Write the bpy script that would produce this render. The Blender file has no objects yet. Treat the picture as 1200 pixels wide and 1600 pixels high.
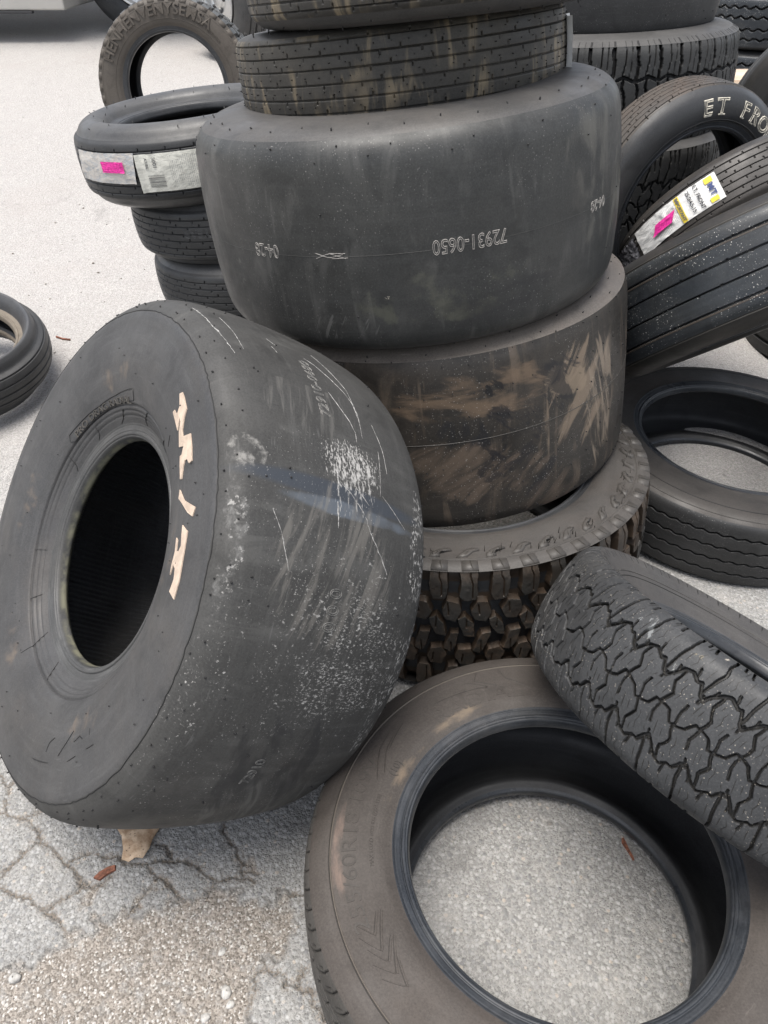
import bpy, math, random
import numpy as np
from mathutils import Matrix, Vector

# ------------------------------------------------------------------ camera, sky, sun, exposure
scene = bpy.context.scene
SUN_EL, SUN_AZ = math.radians(80), math.radians(-125)        # azimuth clockwise from +Y (away from the camera) towards +X
cam_d = bpy.data.cameras.new('camera'); cam = bpy.data.objects.new('camera', cam_d)
scene.collection.objects.link(cam); scene.camera = cam
cam.location = (0, 0, 1.36)
cam.rotation_euler = (math.radians(90-37.8), 0, 0)
cam_d.sensor_fit = 'VERTICAL'; cam_d.sensor_height = 24.0
cam_d.lens = 24.0*1208.0/1600.0
cam_d.clip_start = 0.02; cam_d.clip_end = 1000
world = bpy.data.worlds.new('World'); scene.world = world; world.use_nodes = True
wn = world.node_tree; wn.nodes.clear()
sky = wn.nodes.new('ShaderNodeTexSky'); sky.sky_type = 'NISHITA'; sky.sun_disc = False
sky.sun_elevation = SUN_EL; sky.sun_rotation = SUN_AZ
sky.air_density = 1.0; sky.dust_density = 4.0; sky.ozone_density = 1.0
bg = wn.nodes.new('ShaderNodeBackground'); bg.inputs[1].default_value = 0.15
wo = wn.nodes.new('ShaderNodeOutputWorld')
hs = wn.nodes.new('ShaderNodeHueSaturation'); hs.inputs['Saturation'].default_value = .45
wn.links.new(sky.outputs[0], hs.inputs['Color']); wn.links.new(hs.outputs[0], bg.inputs[0]); wn.links.new(bg.outputs[0], wo.inputs[0])
sun_d = bpy.data.lights.new('sun', 'SUN'); sun_d.energy = 2.0; sun_d.angle = math.radians(36); sun_d.color = (1, .96, .9)
sun = bpy.data.objects.new('sun', sun_d); scene.collection.objects.link(sun)
d = Vector((math.sin(SUN_AZ)*math.cos(SUN_EL), math.cos(SUN_AZ)*math.cos(SUN_EL), math.sin(SUN_EL)))
sun.rotation_euler = d.to_track_quat('Z', 'Y').to_euler(); sun.location = d*20
scene.view_settings.view_transform = 'Standard'; scene.view_settings.look = 'None'
scene.view_settings.exposure = 0.95; scene.view_settings.gamma = 1
scene.view_settings.use_curve_mapping = False
rng = np.random.default_rng(7); random.seed(7)
C = scene.collection

# ------------------------------------------------------------------ geometry helpers
def frame(n):
    n = np.array(n, float); n /= np.linalg.norm(n)
    a = np.array([0, 1., 0]) if abs(n[1]) < .9 else np.array([1., 0, 0])
    u = np.cross(a, n); u /= np.linalg.norm(u)
    return u, np.cross(n, u), n

def spline(P, k):
    """Catmull-Rom (centripetal-ish) through P, k samples per span; returns samples and the sample index of each control point."""
    P = np.array(P, float); n = len(P)
    Q = np.vstack([2*P[0]-P[1], P, 2*P[-1]-P[-2]]); out = []
    for i in range(n-1):
        p0, p1, p2, p3 = Q[i:i+4]
        d0, d1, d2 = (max(np.linalg.norm(b-a), 1e-9)**.5 for a, b in ((p0, p1), (p1, p2), (p2, p3)))
        m1 = (p1-p0)/d0-(p2-p0)/(d0+d1)+(p2-p1)/d1
        m2 = (p2-p1)/d1-(p3-p1)/(d1+d2)+(p3-p2)/d2
        m1, m2 = m1*d1, m2*d1
        for t in np.linspace(0, 1, k+1)[:-1]:
            out.append((2*t**3-3*t**2+1)*p1+(t**3-2*t**2+t)*m1+(-2*t**3+3*t**2)*p2+(t**3-t**2)*m2)
    out.append(P[-1])
    return np.array(out)

class Prof:
    """Cross-section of a tyre: (r, z) polylines with arc-length p measured from the crown (p > 0 on the +axis side)."""
    def __init__(s, T):
        R, rb, W, TW, sd = T['R'], T['rb'], T['W'], T['TW'], T['sd']
        zb = T['bo']*W; D = R-sd-rb; Wm = max(W, TW)
        sh = (R-sd, TW/2)
        s3 = (rb+.86*D, TW/2+.55*(Wm-TW)/2+T.get('bul', .002))
        if 'side' in T: side = T['side']; s3 = side[-1]
        else: side = [(rb+.026, zb+.004), (rb+.3*D, max(W*.485, min(zb+.012, W*.5))), (rb+.6*D, Wm*.5), s3]
        crown = [(R-.42*sd, TW*.44), (R-.10*sd, TW*.26)]
        K = 16
        if T.get('sharp'):
            up = np.vstack([spline(side+[sh], K)[:-1], spline([sh]+crown+[(R, 0)]+[(r, -z) for r, z in crown[::-1]]+[(sh[0], -sh[1])], K)])
            ish = len(side)*K; full = np.vstack([up, spline([(sh[0], -sh[1])]+[(r, -z) for r, z in side[::-1]], K)[1:]])
        else:
            pts = side+[sh]+crown+[(R, 0)]
            full = spline(pts+[(r, -z) for r, z in pts[-2::-1]], K); ish = len(side)*K
        arc = np.concatenate([[0], np.cumsum(np.hypot(*np.diff(full, axis=0).T))])
        mid = arc[len(full)//2]
        s.p = mid-arc                      # decreasing from + to -
        s.rz = full; s.psh = s.p[ish]; s.pend = s.p[0]
        t = np.gradient(full, axis=0); t /= np.linalg.norm(t, axis=1)[:, None]
        nn = np.stack([-t[:, 1], t[:, 0]], 1)   # outward
        if nn[len(full)//2, 0] < 0: nn = -nn
        s.n = nn; s.T = T; s.zb = zb
        s.bead = [(rb+.006, zb-.024), (rb, zb-.018), (rb+.0005, zb-.010), (rb+.0035, zb-.002), (rb+.009, zb+.0015), (rb+.015, zb+.001), (rb+.026, zb+.004)]
        ti = .011
        q = [(rb+.006, zb-.024), (rb+.018, zb-.03), (rb+.05, max(zb-.03, .42*W)), (rb+.55*D, Wm*.5-ti), (R-sd-.018, TW*.46-.004), (R-.020, TW*.25), (R-.018, 0)]
        if 'side' in T: q[2:4] = [(side[1][0]+.004, side[1][1]-.016), (side[2][0]-.004, side[2][1]-.014)]
        s.inner = spline(q+[(r, -z) for r, z in q[-2::-1]], 6)
    def at(s, p):
        p = np.asarray(p, float)
        pr, rr, zz = s.p[::-1], s.rz[::-1, 0], s.rz[::-1, 1]
        r = np.interp(p, pr, rr); z = np.interp(p, pr, zz)
        a = np.interp(p, pr, s.n[::-1, 0]); b = np.interp(p, pr, s.n[::-1, 1])
        l = np.hypot(a, b); return r, z, a/l, b/l
    def pt(s, th, p, h=0):
        r, z, a, b = s.at(p); r = r+h*a; z = z+h*b
        th = np.asarray(th, float)
        return np.stack([r*np.cos(th), r*np.sin(th), z+0*th], -1)

def link(o, parent=None):
    C.objects.link(o)
    if parent is not None: o.parent = parent
    return o

def vnoise(x, y, seed=0):
    """smooth lattice noise in 0..1"""
    xi, yi = np.floor(x).astype(np.int64), np.floor(y).astype(np.int64)
    fx, fy = x-xi, y-yi; fx = fx*fx*(3-2*fx); fy = fy*fy*(3-2*fy)
    def h(a, b):
        n = (a*374761393+b*668265263+seed*974634521) & 0x7fffffff
        n = ((n ^ (n >> 13))*1274126177) & 0x7fffffff
        return ((n ^ (n >> 16)) & 0xffff)/65535.0
    return (h(xi, yi)*(1-fx)+h(xi+1, yi)*fx)*(1-fy)+(h(xi, yi+1)*(1-fx)+h(xi+1, yi+1)*fx)*fy

def sstep(a, b, x):
    t = np.clip((x-a)/(b-a), 0, 1); return t*t*(3-2*t)

class Part:
    """collects surface pieces (vertices, quads, uv, height attribute) that make ONE mesh object"""
    def __init__(s): s.v, s.q, s.uv, s.d, s.n = [], [], [], [], 0
    def add(s, v, q, uv=None, d=None):
        v = np.asarray(v, float).reshape(-1, 3); q = np.asarray(q, np.int64)
        s.v.append(v); s.q.append(q+s.n)
        s.uv.append(np.zeros((len(q)*4, 2)) if uv is None else uv)
        s.d.append(np.zeros(len(v)) if d is None else np.broadcast_to(d, (len(v),)))
        s.n += len(v); return s
    def build(s, name, mat, parent, loc=None, smooth=True, sharp=None):
        v = np.concatenate(s.v); q = np.concatenate(s.q); uv = np.concatenate(s.uv); d = np.concatenate(s.d)
        me = bpy.data.meshes.new(name)
        me.vertices.add(len(v)); me.vertices.foreach_set('co', v.astype(np.float32).ravel())
        me.loops.add(len(q)*4); me.loops.foreach_set('vertex_index', q.astype(np.int32).ravel())
        me.polygons.add(len(q)); me.polygons.foreach_set('loop_start', np.arange(0, len(q)*4, 4, dtype=np.int32))
        try: me.polygons.foreach_set('loop_total', np.full(len(q), 4, np.int32))
        except Exception: pass
        me.polygons.foreach_set('use_smooth', np.full(len(q), smooth, bool))
        me.update(calc_edges=True)
        if sharp: me.set_sharp_from_angle(angle=math.radians(sharp))
        l = me.uv_layers.new(name='UVMap'); l.data.foreach_set('uv', uv.astype(np.float32).ravel())
        a = me.attributes.new('height', 'FLOAT', 'POINT'); a.data.foreach_set('value', d.astype(np.float32))
        me.materials.append(mat); o = bpy.data.objects.new(name, me); link(o, parent)
        if loc is not None: o.location = loc
        return o

def poly_obj(name, v, f, mat, parent=None, loc=None, smooth=False):
    me = bpy.data.meshes.new(name); me.from_pydata([tuple(map(float, a)) for a in v], [], [tuple(map(int, a)) for a in f]); me.update()
    if smooth: me.polygons.foreach_set('use_smooth', np.full(len(f), True, bool))
    me.materials.append(mat); o = bpy.data.objects.new(name, me); link(o, parent)
    if loc is not None: o.location = loc
    return o

def box(part, lo, hi, uvs=1.0):
    x0, y0, z0 = lo; x1, y1, z1 = hi
    v = [(x0, y0, z0), (x1, y0, z0), (x1, y1, z0), (x0, y1, z0), (x0, y0, z1), (x1, y0, z1), (x1, y1, z1), (x0, y1, z1)]
    part.add(v, [(0, 3, 2, 1), (4, 5, 6, 7), (0, 1, 5, 4), (1, 2, 6, 5), (2, 3, 7, 6), (3, 0, 4, 7)])

def grid_quads(n, m, wrap):
    i = np.arange(n if wrap else n-1)[:, None]; j = np.arange(m-1)[None, :]; i2 = (i+1) % n
    return np.stack([i*m+j, i*m+j+1, i2*m+j+1, i2*m+j], -1).reshape(-1, 4)

def revolve(part, r, z, a, b, p, nth, R, H=None):
    """surface of revolution of profile samples (r,z), normals (a,b), arc p; H(theta, p) displaces along the normal"""
    th = np.linspace(0, 2*np.pi, nth+1)[:-1]; m = len(r)
    TH, Pp = np.meshgrid(th, p, indexing='ij')
    h = np.zeros_like(TH) if H is None else H(TH, Pp)
    rr = r[None]+h*a[None]; zz = z[None]+h*b[None]
    v = np.stack([rr*np.cos(TH), rr*np.sin(TH), zz], -1).reshape(-1, 3)
    q = grid_quads(nth, m, True)
    U = np.concatenate([th, [2*np.pi]])*R
    i = np.arange(nth)[:, None]+np.zeros((1, m-1), int); j = np.arange(m-1)[None, :]+np.zeros((nth, 1), int)
    uv = np.stack([np.stack([U[i], p[j]], -1), np.stack([U[i], p[j+1]], -1), np.stack([U[i+1], p[j+1]], -1), np.stack([U[i+1], p[j]], -1)], 2).reshape(-1, 2)
    part.add(v, q, uv, h.reshape(-1))

def resample(rz, n):
    s = np.concatenate([[0], np.cumsum(np.hypot(*np.diff(rz, axis=0).T))]); t = np.linspace(0, s[-1], n)
    return np.stack([np.interp(t, s, rz[:, 0]), np.interp(t, s, rz[:, 1])], 1), t

# ------------------------------------------------------------------ decals that follow a tyre's surface
def strip(part, pr, path, w, h=.0008, taper=True, jit=0.0, dv=0.0):
    """a thin raised band along path [(theta, p)...] on the profile surface"""
    P = np.array(path, float); th = np.unwrap(P[:, 0]); R = pr.T['R']
    X = np.stack([th*R, P[:, 1]], 1)
    seg = np.hypot(*np.diff(X, axis=0).T); L = np.concatenate([[0], np.cumsum(seg)])
    n = max(3, int(L[-1]/.006)); t = np.linspace(0, L[-1], n)
    c = np.stack([np.interp(t, L, X[:, 0]), np.interp(t, L, X[:, 1])], 1)
    g = np.gradient(c, axis=0); g /= np.linalg.norm(g, axis=1)[:, None]+1e-12; nn = np.stack([-g[:, 1], g[:, 0]], 1)
    k = np.linspace(0, 1, n); ww = w*(np.sin(np.pi*np.clip(k*.94+.03, 0, 1))**.4 if taper else np.ones(n))*(1+jit*rng.normal(size=n))
    c = c+jit*w*.5*rng.normal(size=c.shape)
    rows = [c-nn*ww[:, None]*.5, c-nn*ww[:, None]*.4, c+nn*ww[:, None]*.4, c+nn*ww[:, None]*.5]; hs = [-.0006, h, h, -.0006]
    V = np.stack([pr.pt(a[:, 0]/R, np.clip(a[:, 1], -pr.pend, pr.pend), b) for a, b in zip(rows, hs)], 1).reshape(-1, 3)
    q = grid_quads(n, 4, False)[:, ::-1]
    uv = np.repeat(np.array([[0, 0.]]), len(q)*4, 0)
    uv[:, 0] = np.repeat(np.arange(len(q)), 4)*.002
    part.add(V, q, uv, dv)

def ring(part, pr, p, w, h, nth=240, dv=0.0, wob=0.0):
    th = np.linspace(0, 2*np.pi, nth+1)[:-1]; V = []
    off = wob*(vnoise(th*40, th*0, 3)-.5)
    for k, hh in ((-.5, -.0006), (-.3, h), (.3, h), (.5, -.0006)): V.append(pr.pt(th, p+off-k*w, hh))
    V = np.stack(V, 1).reshape(-1, 3); q = grid_quads(nth, 4, True)
    part.add(V, q, None, dv)

def nubs(part, pr, pts, rad=.0011, h=.003, dv=-.01):
    """mould vent pips: little pegs standing on the rubber"""
    P = np.array(pts, float); n = len(P); R = pr.T['R']
    b = pr.pt(P[:, 0], P[:, 1], -.001); hh = h*(.5+rng.random(n)); lean = rng.normal(size=(n, 2))*.25*h
    V = []
    for kx, ky, top in ((-1, -1, 0), (1, -1, 0), (1, 1, 0), (-1, 1, 0), (-1, -1, 1), (1, -1, 1), (1, 1, 1), (-1, 1, 1)):
        V.append(pr.pt(P[:, 0]+(kx*rad*(.7 if top else 1)+top*lean[:, 0])/R, P[:, 1]+ky*rad*(.7 if top else 1)+top*lean[:, 1], hh if top else -.001))
    V = np.stack(V, 1).reshape(-1, 3); base = np.arange(n)[:, None, None]*8
    F = np.array([(4, 5, 6, 7), (0, 1, 5, 4), (1, 2, 6, 5), (2, 3, 7, 6), (3, 0, 4, 7)])[None]+base
    part.add(V, F.reshape(-1, 4), None, dv)

def text_geo(s, size, extrude=.0, outline=0.0, bold=0.0):
    cu = bpy.data.curves.new('lettering', 'FONT'); cu.body = s; cu.size = size; cu.align_x = 'CENTER'; cu.align_y = 'CENTER'; cu.resolution_u = 3
    if outline: cu.dimensions = '2D'; cu.fill_mode = 'NONE'; cu.bevel_depth = outline; cu.bevel_resolution = 0
    else: cu.extrude = extrude; cu.offset = bold
    ob = bpy.data.objects.new('lettering', cu); C.objects.link(ob); bpy.context.view_layer.update()
    dg = bpy.context.evaluated_depsgraph_get(); ev = ob.evaluated_get(dg); me = ev.to_mesh()
    v = np.array([tuple(x.co) for x in me.vertices]).reshape(-1, 3); f = [tuple(p.vertices) for p in me.polygons]
    ev.to_mesh_clear(); bpy.data.objects.remove(ob); bpy.data.curves.remove(cu)
    return v, f

def text_on(pr, s, size, th0, p0, mode, name, mat, parent, loc, h=.0012, outline=0.0, bold=0.0, squeeze=1.0, lift=0.0):
    """lettering laid on the tyre. mode: 'cw' = reads clockwise, tops outward/down; 'ax' = reads along the axis; 'axr' the other way; 'ccw' upside down"""
    v, f = text_geo(s, size, .0 if outline else h, outline, bold)
    v[:, 0] *= squeeze
    r0 = float(pr.at(p0)[0])
    if mode == 'cw': th = th0-v[:, 0]/r0; p = p0-v[:, 1]
    elif mode == 'ccw': th = th0+v[:, 0]/r0; p = p0+v[:, 1]
    elif mode == 'ax': th = th0-v[:, 1]/r0; p = p0+v[:, 0]
    else: th = th0+v[:, 1]/r0; p = p0-v[:, 0]
    w = pr.pt(th, np.clip(p, -pr.pend, pr.pend), v[:, 2]+lift+(.0002 if outline else 0))
    return poly_obj(name, w, f, mat, parent, loc)

def patch(pr, th0, th1, p0, p1, name, mat, parent, loc, lift=.0012, wrinkle=.001, seed=1, curl=0.0, skew=0.0, nu=60, nv=24):
    """a paper label stuck round the tread; th0->th1 is its u direction"""
    part = Part(); k = np.linspace(0, 1, nu); m = np.linspace(0, 1, nv); K, M = np.meshgrid(k, m, indexing='ij')
    L = abs(th1-th0)*pr.T['R']
    TH = th0+(th1-th0)*K+skew*(M-.5); Pp = p0+(p1-p0)*M
    w1 = vnoise(K*L*60+7*seed, M*3+3*seed, seed); w2 = vnoise(K*9+M*6, M*7-K*5+seed, seed+5)
    h = lift+wrinkle*(np.maximum(w1-.55, 0)*3.0+np.abs(w2-.5)*1.6)+curl*np.maximum(0, np.maximum(.06-K, K-.94))*10
    V = pr.pt(TH, np.clip(Pp, -pr.pend, pr.pend), h).reshape(-1, 3)
    q = grid_quads(nu, nv, False)
    if (th1-th0)*(p1-p0) > 0: q = q[:, ::-1]
    kk, mm = K.reshape(-1), M.reshape(-1)
    uv = np.stack([kk[q], mm[q]], -1).reshape(-1, 2)
    part.add(V, q, uv, 0)
    return part.build(name, mat, parent, loc)

# ------------------------------------------------------------------ tread patterns: H(theta, p) in metres
def groove(x, w, d, soft=.0012): return -d*(1-sstep(w/2-soft*.5, w/2+soft, np.abs(x)))

def pat_ribs(pr, vs, w=.004, d=.005, pitch=.045, sipe=.010, sw=.0026, zig=0.0):
    R = pr.T['R']; n = max(8, round(2*np.pi*R/pitch)); pt = 2*np.pi*R/n
    def H(TH, Pp):
        U = TH*R; h = np.zeros_like(U)
        for k, v in enumerate(vs):
            vz = v+zig*np.sin(U/pt*2*np.pi*1.5+k)*(1 if zig else 0)
            h = np.minimum(h, groove(Pp-vz, w, d))
            if sipe:
                for sgn, off in ((1, .25*k), (-1, .25*k+.5)):
                    x = (U/pt+off) % 1.0; x = np.minimum(x, 1-x)*pt; y = (Pp-vz)*sgn
                    h = np.minimum(h, -d*(1-sstep(sw*.35, sw*.9, x))*(1-sstep(sipe*.85, sipe*1.1, y))*(y > 0))
        return h
    return H

def seg_dist(u, v, a, b):
    dx, dy = b[0]-a[0], b[1]-a[1]; t = np.clip(((u-a[0])*dx+(v-a[1])*dy)/(dx*dx+dy*dy+1e-12), 0, 1)
    return np.hypot(u-a[0]-t*dx, v-a[1]-t*dy)

def pat_lines(R, n, lines, jitter=0.0):
    """grooves along polylines in a cell repeated n times round the tyre. lines: (points[(u in cell, v metres)], width, depth)"""
    pt = 2*np.pi*R/n
    def H(TH, Pp):
        U = TH*R; cell = np.floor(U/pt); u = U-cell*pt; h = np.zeros_like(U)
        if jitter: u = u+jitter*(vnoise(U*60, Pp*60, 4)-.5); Pq = Pp+jitter*(vnoise(U*60+50, Pp*60, 9)-.5)
        else: Pq = Pp
        for pts, w, d in lines:
            dist = np.full(U.shape, 1.0)
            for k in (-1, 0, 1):
                for a, b in zip(pts[:-1], pts[1:]):
                    A, B = ((a[0]+k)*pt, a[1]), ((b[0]+k)*pt, b[1])
                    if max(A[0], B[0]) < -.02 or min(A[0], B[0]) > pt+.02: continue
                    dist = np.minimum(dist, seg_dist(u, Pq, A, B))
            h = np.minimum(h, -d*(1-np.clip((dist-w*.5+.0004)/.0009, 0, 1)))
        return h
    return H

def mirror(lines, shift=.5): return [([(u+shift, -v) for u, v in p], w, d) for p, w, d in lines]

def at_lines(k=1.0, e=.13):
    half = [([(0, .044), (.12, .040), (.25, .050), (.42, .060), (.60, .064), (.78, .056), (.88, .058), (1, .044)], .0052, .008),
            ([(0, .044), (.10, .070), (.20, .088), (.23, .108), (.25, e+.01)], .0048, .007), ([(.70, .104), (.69, .116), (.73, e+.01)], .0042, .006), ([(.46, .108), (.50, e+.01)], .0034, .005),
            ([(.93, -.0075), (.88, .012), (.94, .024)], .0036, .006), ([(.10, .046), (.06, .034)], .0038, .006), ([(.26, .048), (.31, .061)], .0038, .006), ([(.72, .060), (.70, .073)], .0036, .006),
            ([(.5, .062), (.40, .042), (.52, .026), (.40, .007)], .0042, .008),
            # sipes
            ([(.44, .070), (.52, .078), (.48, .086), (.56, .094)], .0017, .003), ([(.70, .068), (.74, .082)], .0017, .003), ([(.78, .086), (.83, .100)], .0017, .003),
            ([(.30, .072), (.35, .086)], .0017, .003), ([(.52, .100), (.58, .112)], .0017, .003), ([(.92, .066), (.97, .080), (1.0, .084)], .0017, .003),
            ([(.64, .020), (.70, .028), (.66, .036), (.72, .046)], .0017, .003), ([(.86, .014), (.90, .026)], .0017, .003), ([(.90, .032), (.96, .038)], .0017, .003),
            ([(.10, .016), (.15, .024), (.12, .030), (.18, .036)], .0017, .003), ([(.26, .018), (.31, .030)], .0017, .003), ([(.56, .044), (.60, .052)], .0017, .003)]
    mid = [([(0, -.007), (.18, -.004), (.3, .009), (.5, .007), (.66, .004), (.8, -.009), (1, -.007)], .0042, .008)]
    L = half+mirror(half)+mid
    return [([(u, v*k) for u, v in p], w, d) for p, w, d in L]

def conv_sd(u, v, poly):
    """signed distance-ish to a convex polygon (counter-clockwise), positive inside"""
    d = np.full(u.shape, 1.0)
    for a, b in zip(poly, poly[1:]+poly[:1]):
        ex, ey = b[0]-a[0], b[1]-a[1]; l = math.hypot(ex, ey)
        d = np.minimum(d, (ex*(v-a[1])-ey*(u-a[0]))/l)
    return d

def pat_lugs(R, n, lugs, depth, bevel=.003, sipes=()):
    """raised lugs on a sunken base; lugs: (polygon [(u,v)...] in cell units/metres, height factor)"""
    pt = 2*np.pi*R/n; sp = pat_lines(R, n, sipes) if sipes else None
    def H(TH, Pp):
        W = 2*np.pi*R; U = TH*R; wv = sstep(0, .1, np.minimum(U, W-U)); P0 = Pp
        U = U+wv*.007*(vnoise(U*38, Pp*38, 41)-.5); Pp = Pp+wv*.007*(vnoise(P0*38+9, U*38, 42)-.5)
        u = U-np.floor(U/pt)*pt; h = np.full(U.shape, -depth)
        for poly, f in lugs:
            for k in (-1, 0, 1):
                P = [((a+k)*pt, b) for a, b in poly]
                ar = sum(P[i][0]*P[(i+1) % len(P)][1]-P[(i+1) % len(P)][0]*P[i][1] for i in range(len(P)))
                if ar < 0: P = P[::-1]
                h = np.maximum(h, -depth+depth*f*np.clip((conv_sd(u, Pp, P)+.0004)/bevel, 0, 1))
        h = h+(h > -depth*.6)*(-.0022*vnoise(U*24+3, Pp*24, 43)-.0008*vnoise(U*160, Pp*160, 44))
        if sp is not None: h = h+sp(TH, Pp)*(h > -depth*.5)
        return h
    return H

# ------------------------------------------------------------------ materials
class M:
    def __init__(s, name):
        s.m = bpy.data.materials.new(name); s.m.use_nodes = True; s.t = s.m.node_tree; s.t.nodes.clear()
        s.out = s.n('ShaderNodeOutputMaterial'); s.b = s.n('ShaderNodeBsdfPrincipled'); s.l(s.b.outputs[0], s.out.inputs[0])
    def n(s, t, **k):
        x = s.t.nodes.new(t)
        for a, b in k.items(): setattr(x, a, b)
        return x
    def l(s, a, b): s.t.links.new(a, b)
    def coord(s, kind='Object'):
        if not hasattr(s, 'tc'): s.tc = s.n('ShaderNodeTexCoord')
        return s.tc.outputs[kind]
    def scale(s, v, xyz, rot=0.0, loc=(0, 0, 0)):
        x = s.n('ShaderNodeMapping'); s.l(v, x.inputs[0]); x.inputs['Scale'].default_value = xyz; x.inputs['Rotation'].default_value = (0, 0, rot); x.inputs['Location'].default_value = loc
        return x.outputs[0]
    def noise(s, v, sc, detail=4, rough=.55, dist=0.0, col=False):
        x = s.n('ShaderNodeTexNoise'); s.l(v, x.inputs['Vector']); x.inputs['Scale'].default_value = sc; x.inputs['Detail'].default_value = detail
        x.inputs['Roughness'].default_value = rough; x.inputs['Distortion'].default_value = dist
        return x.outputs['Color' if col else 'Fac']
    def ramp(s, f, a, b, lo=0.0, hi=1.0):
        x = s.n('ShaderNodeMapRange'); x.interpolation_type = 'SMOOTHSTEP'; s.l(f, x.inputs[0]); 
        for i, q in enumerate((a, b, lo, hi)): x.inputs[i+1].default_value = q
        return x.outputs[0]
    def math(s, op, a, b=None):
        x = s.n('ShaderNodeMath', operation=op)
        for i, q in enumerate((a, b)):
            if q is None: continue
            if isinstance(q, (int, float)): x.inputs[i].default_value = q
            else: s.l(q, x.inputs[i])
        return x.outputs[0]
    def mix(s, f, a, b):
        x = s.n('ShaderNodeMix', data_type='RGBA')
        for sock, q in ((x.inputs[0], f), (x.inputs[6], a), (x.inputs[7], b)):
            if isinstance(q, (int, float)): sock.default_value = q
            elif isinstance(q, tuple): sock.default_value = (*q, 1) if len(q) == 3 else q
            else: s.l(q, sock)
        return x.outputs[2]
    def ell(s, uv, c, r, rot=0.0, soft=.35):
        """soft elliptical zone in metres on the unrolled surface"""
        x = s.n('ShaderNodeVectorMath', operation='SUBTRACT'); s.l(uv, x.inputs[0]); x.inputs[1].default_value = (c[0], c[1], 0)
        y = s.scale(x.outputs[0], (1, 1, 1), rot)
        y = s.scale(y, (1/r[0], 1/r[1], 1))
        z = s.n('ShaderNodeVectorMath', operation='LENGTH'); s.l(y, z.inputs[0])
        return s.ramp(z.outputs['Value'], 1.0, soft)
    def vor(s, v, sc, feat='F1', out='Distance', rnd=1.0):
        x = s.n('ShaderNodeTexVoronoi', feature=feat); s.l(v, x.inputs['Vector']); x.inputs['Scale'].default_value = sc; x.inputs['Randomness'].default_value = rnd
        return x.outputs[out]
    def attr(s, name):
        x = s.n('ShaderNodeAttribute'); x.attribute_name = name; return x.outputs['Fac']
    def bump(s, h, strength=.3, dist=.001, prev=None):
        x = s.n('ShaderNodeBump'); s.l(h, x.inputs['Height']); x.inputs['Strength'].default_value = strength; x.inputs['Distance'].default_value = dist
        if prev is not None: s.l(prev, x.inputs['Normal'])
        return x.outputs[0]
    def done(s, col=None, rough=None, normal=None, spec=None, metal=None):
        for k, q in (('Base Color', col), ('Roughness', rough), ('Normal', normal), ('Specular IOR Level', spec), ('Metallic', metal)):
            if q is None: continue
            if isinstance(q, (int, float)): s.b.inputs[k].default_value = q
            elif isinstance(q, tuple): s.b.inputs[k].default_value = (*q, 1)
            else: s.l(q, s.b.inputs[k])
        return s.m

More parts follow.
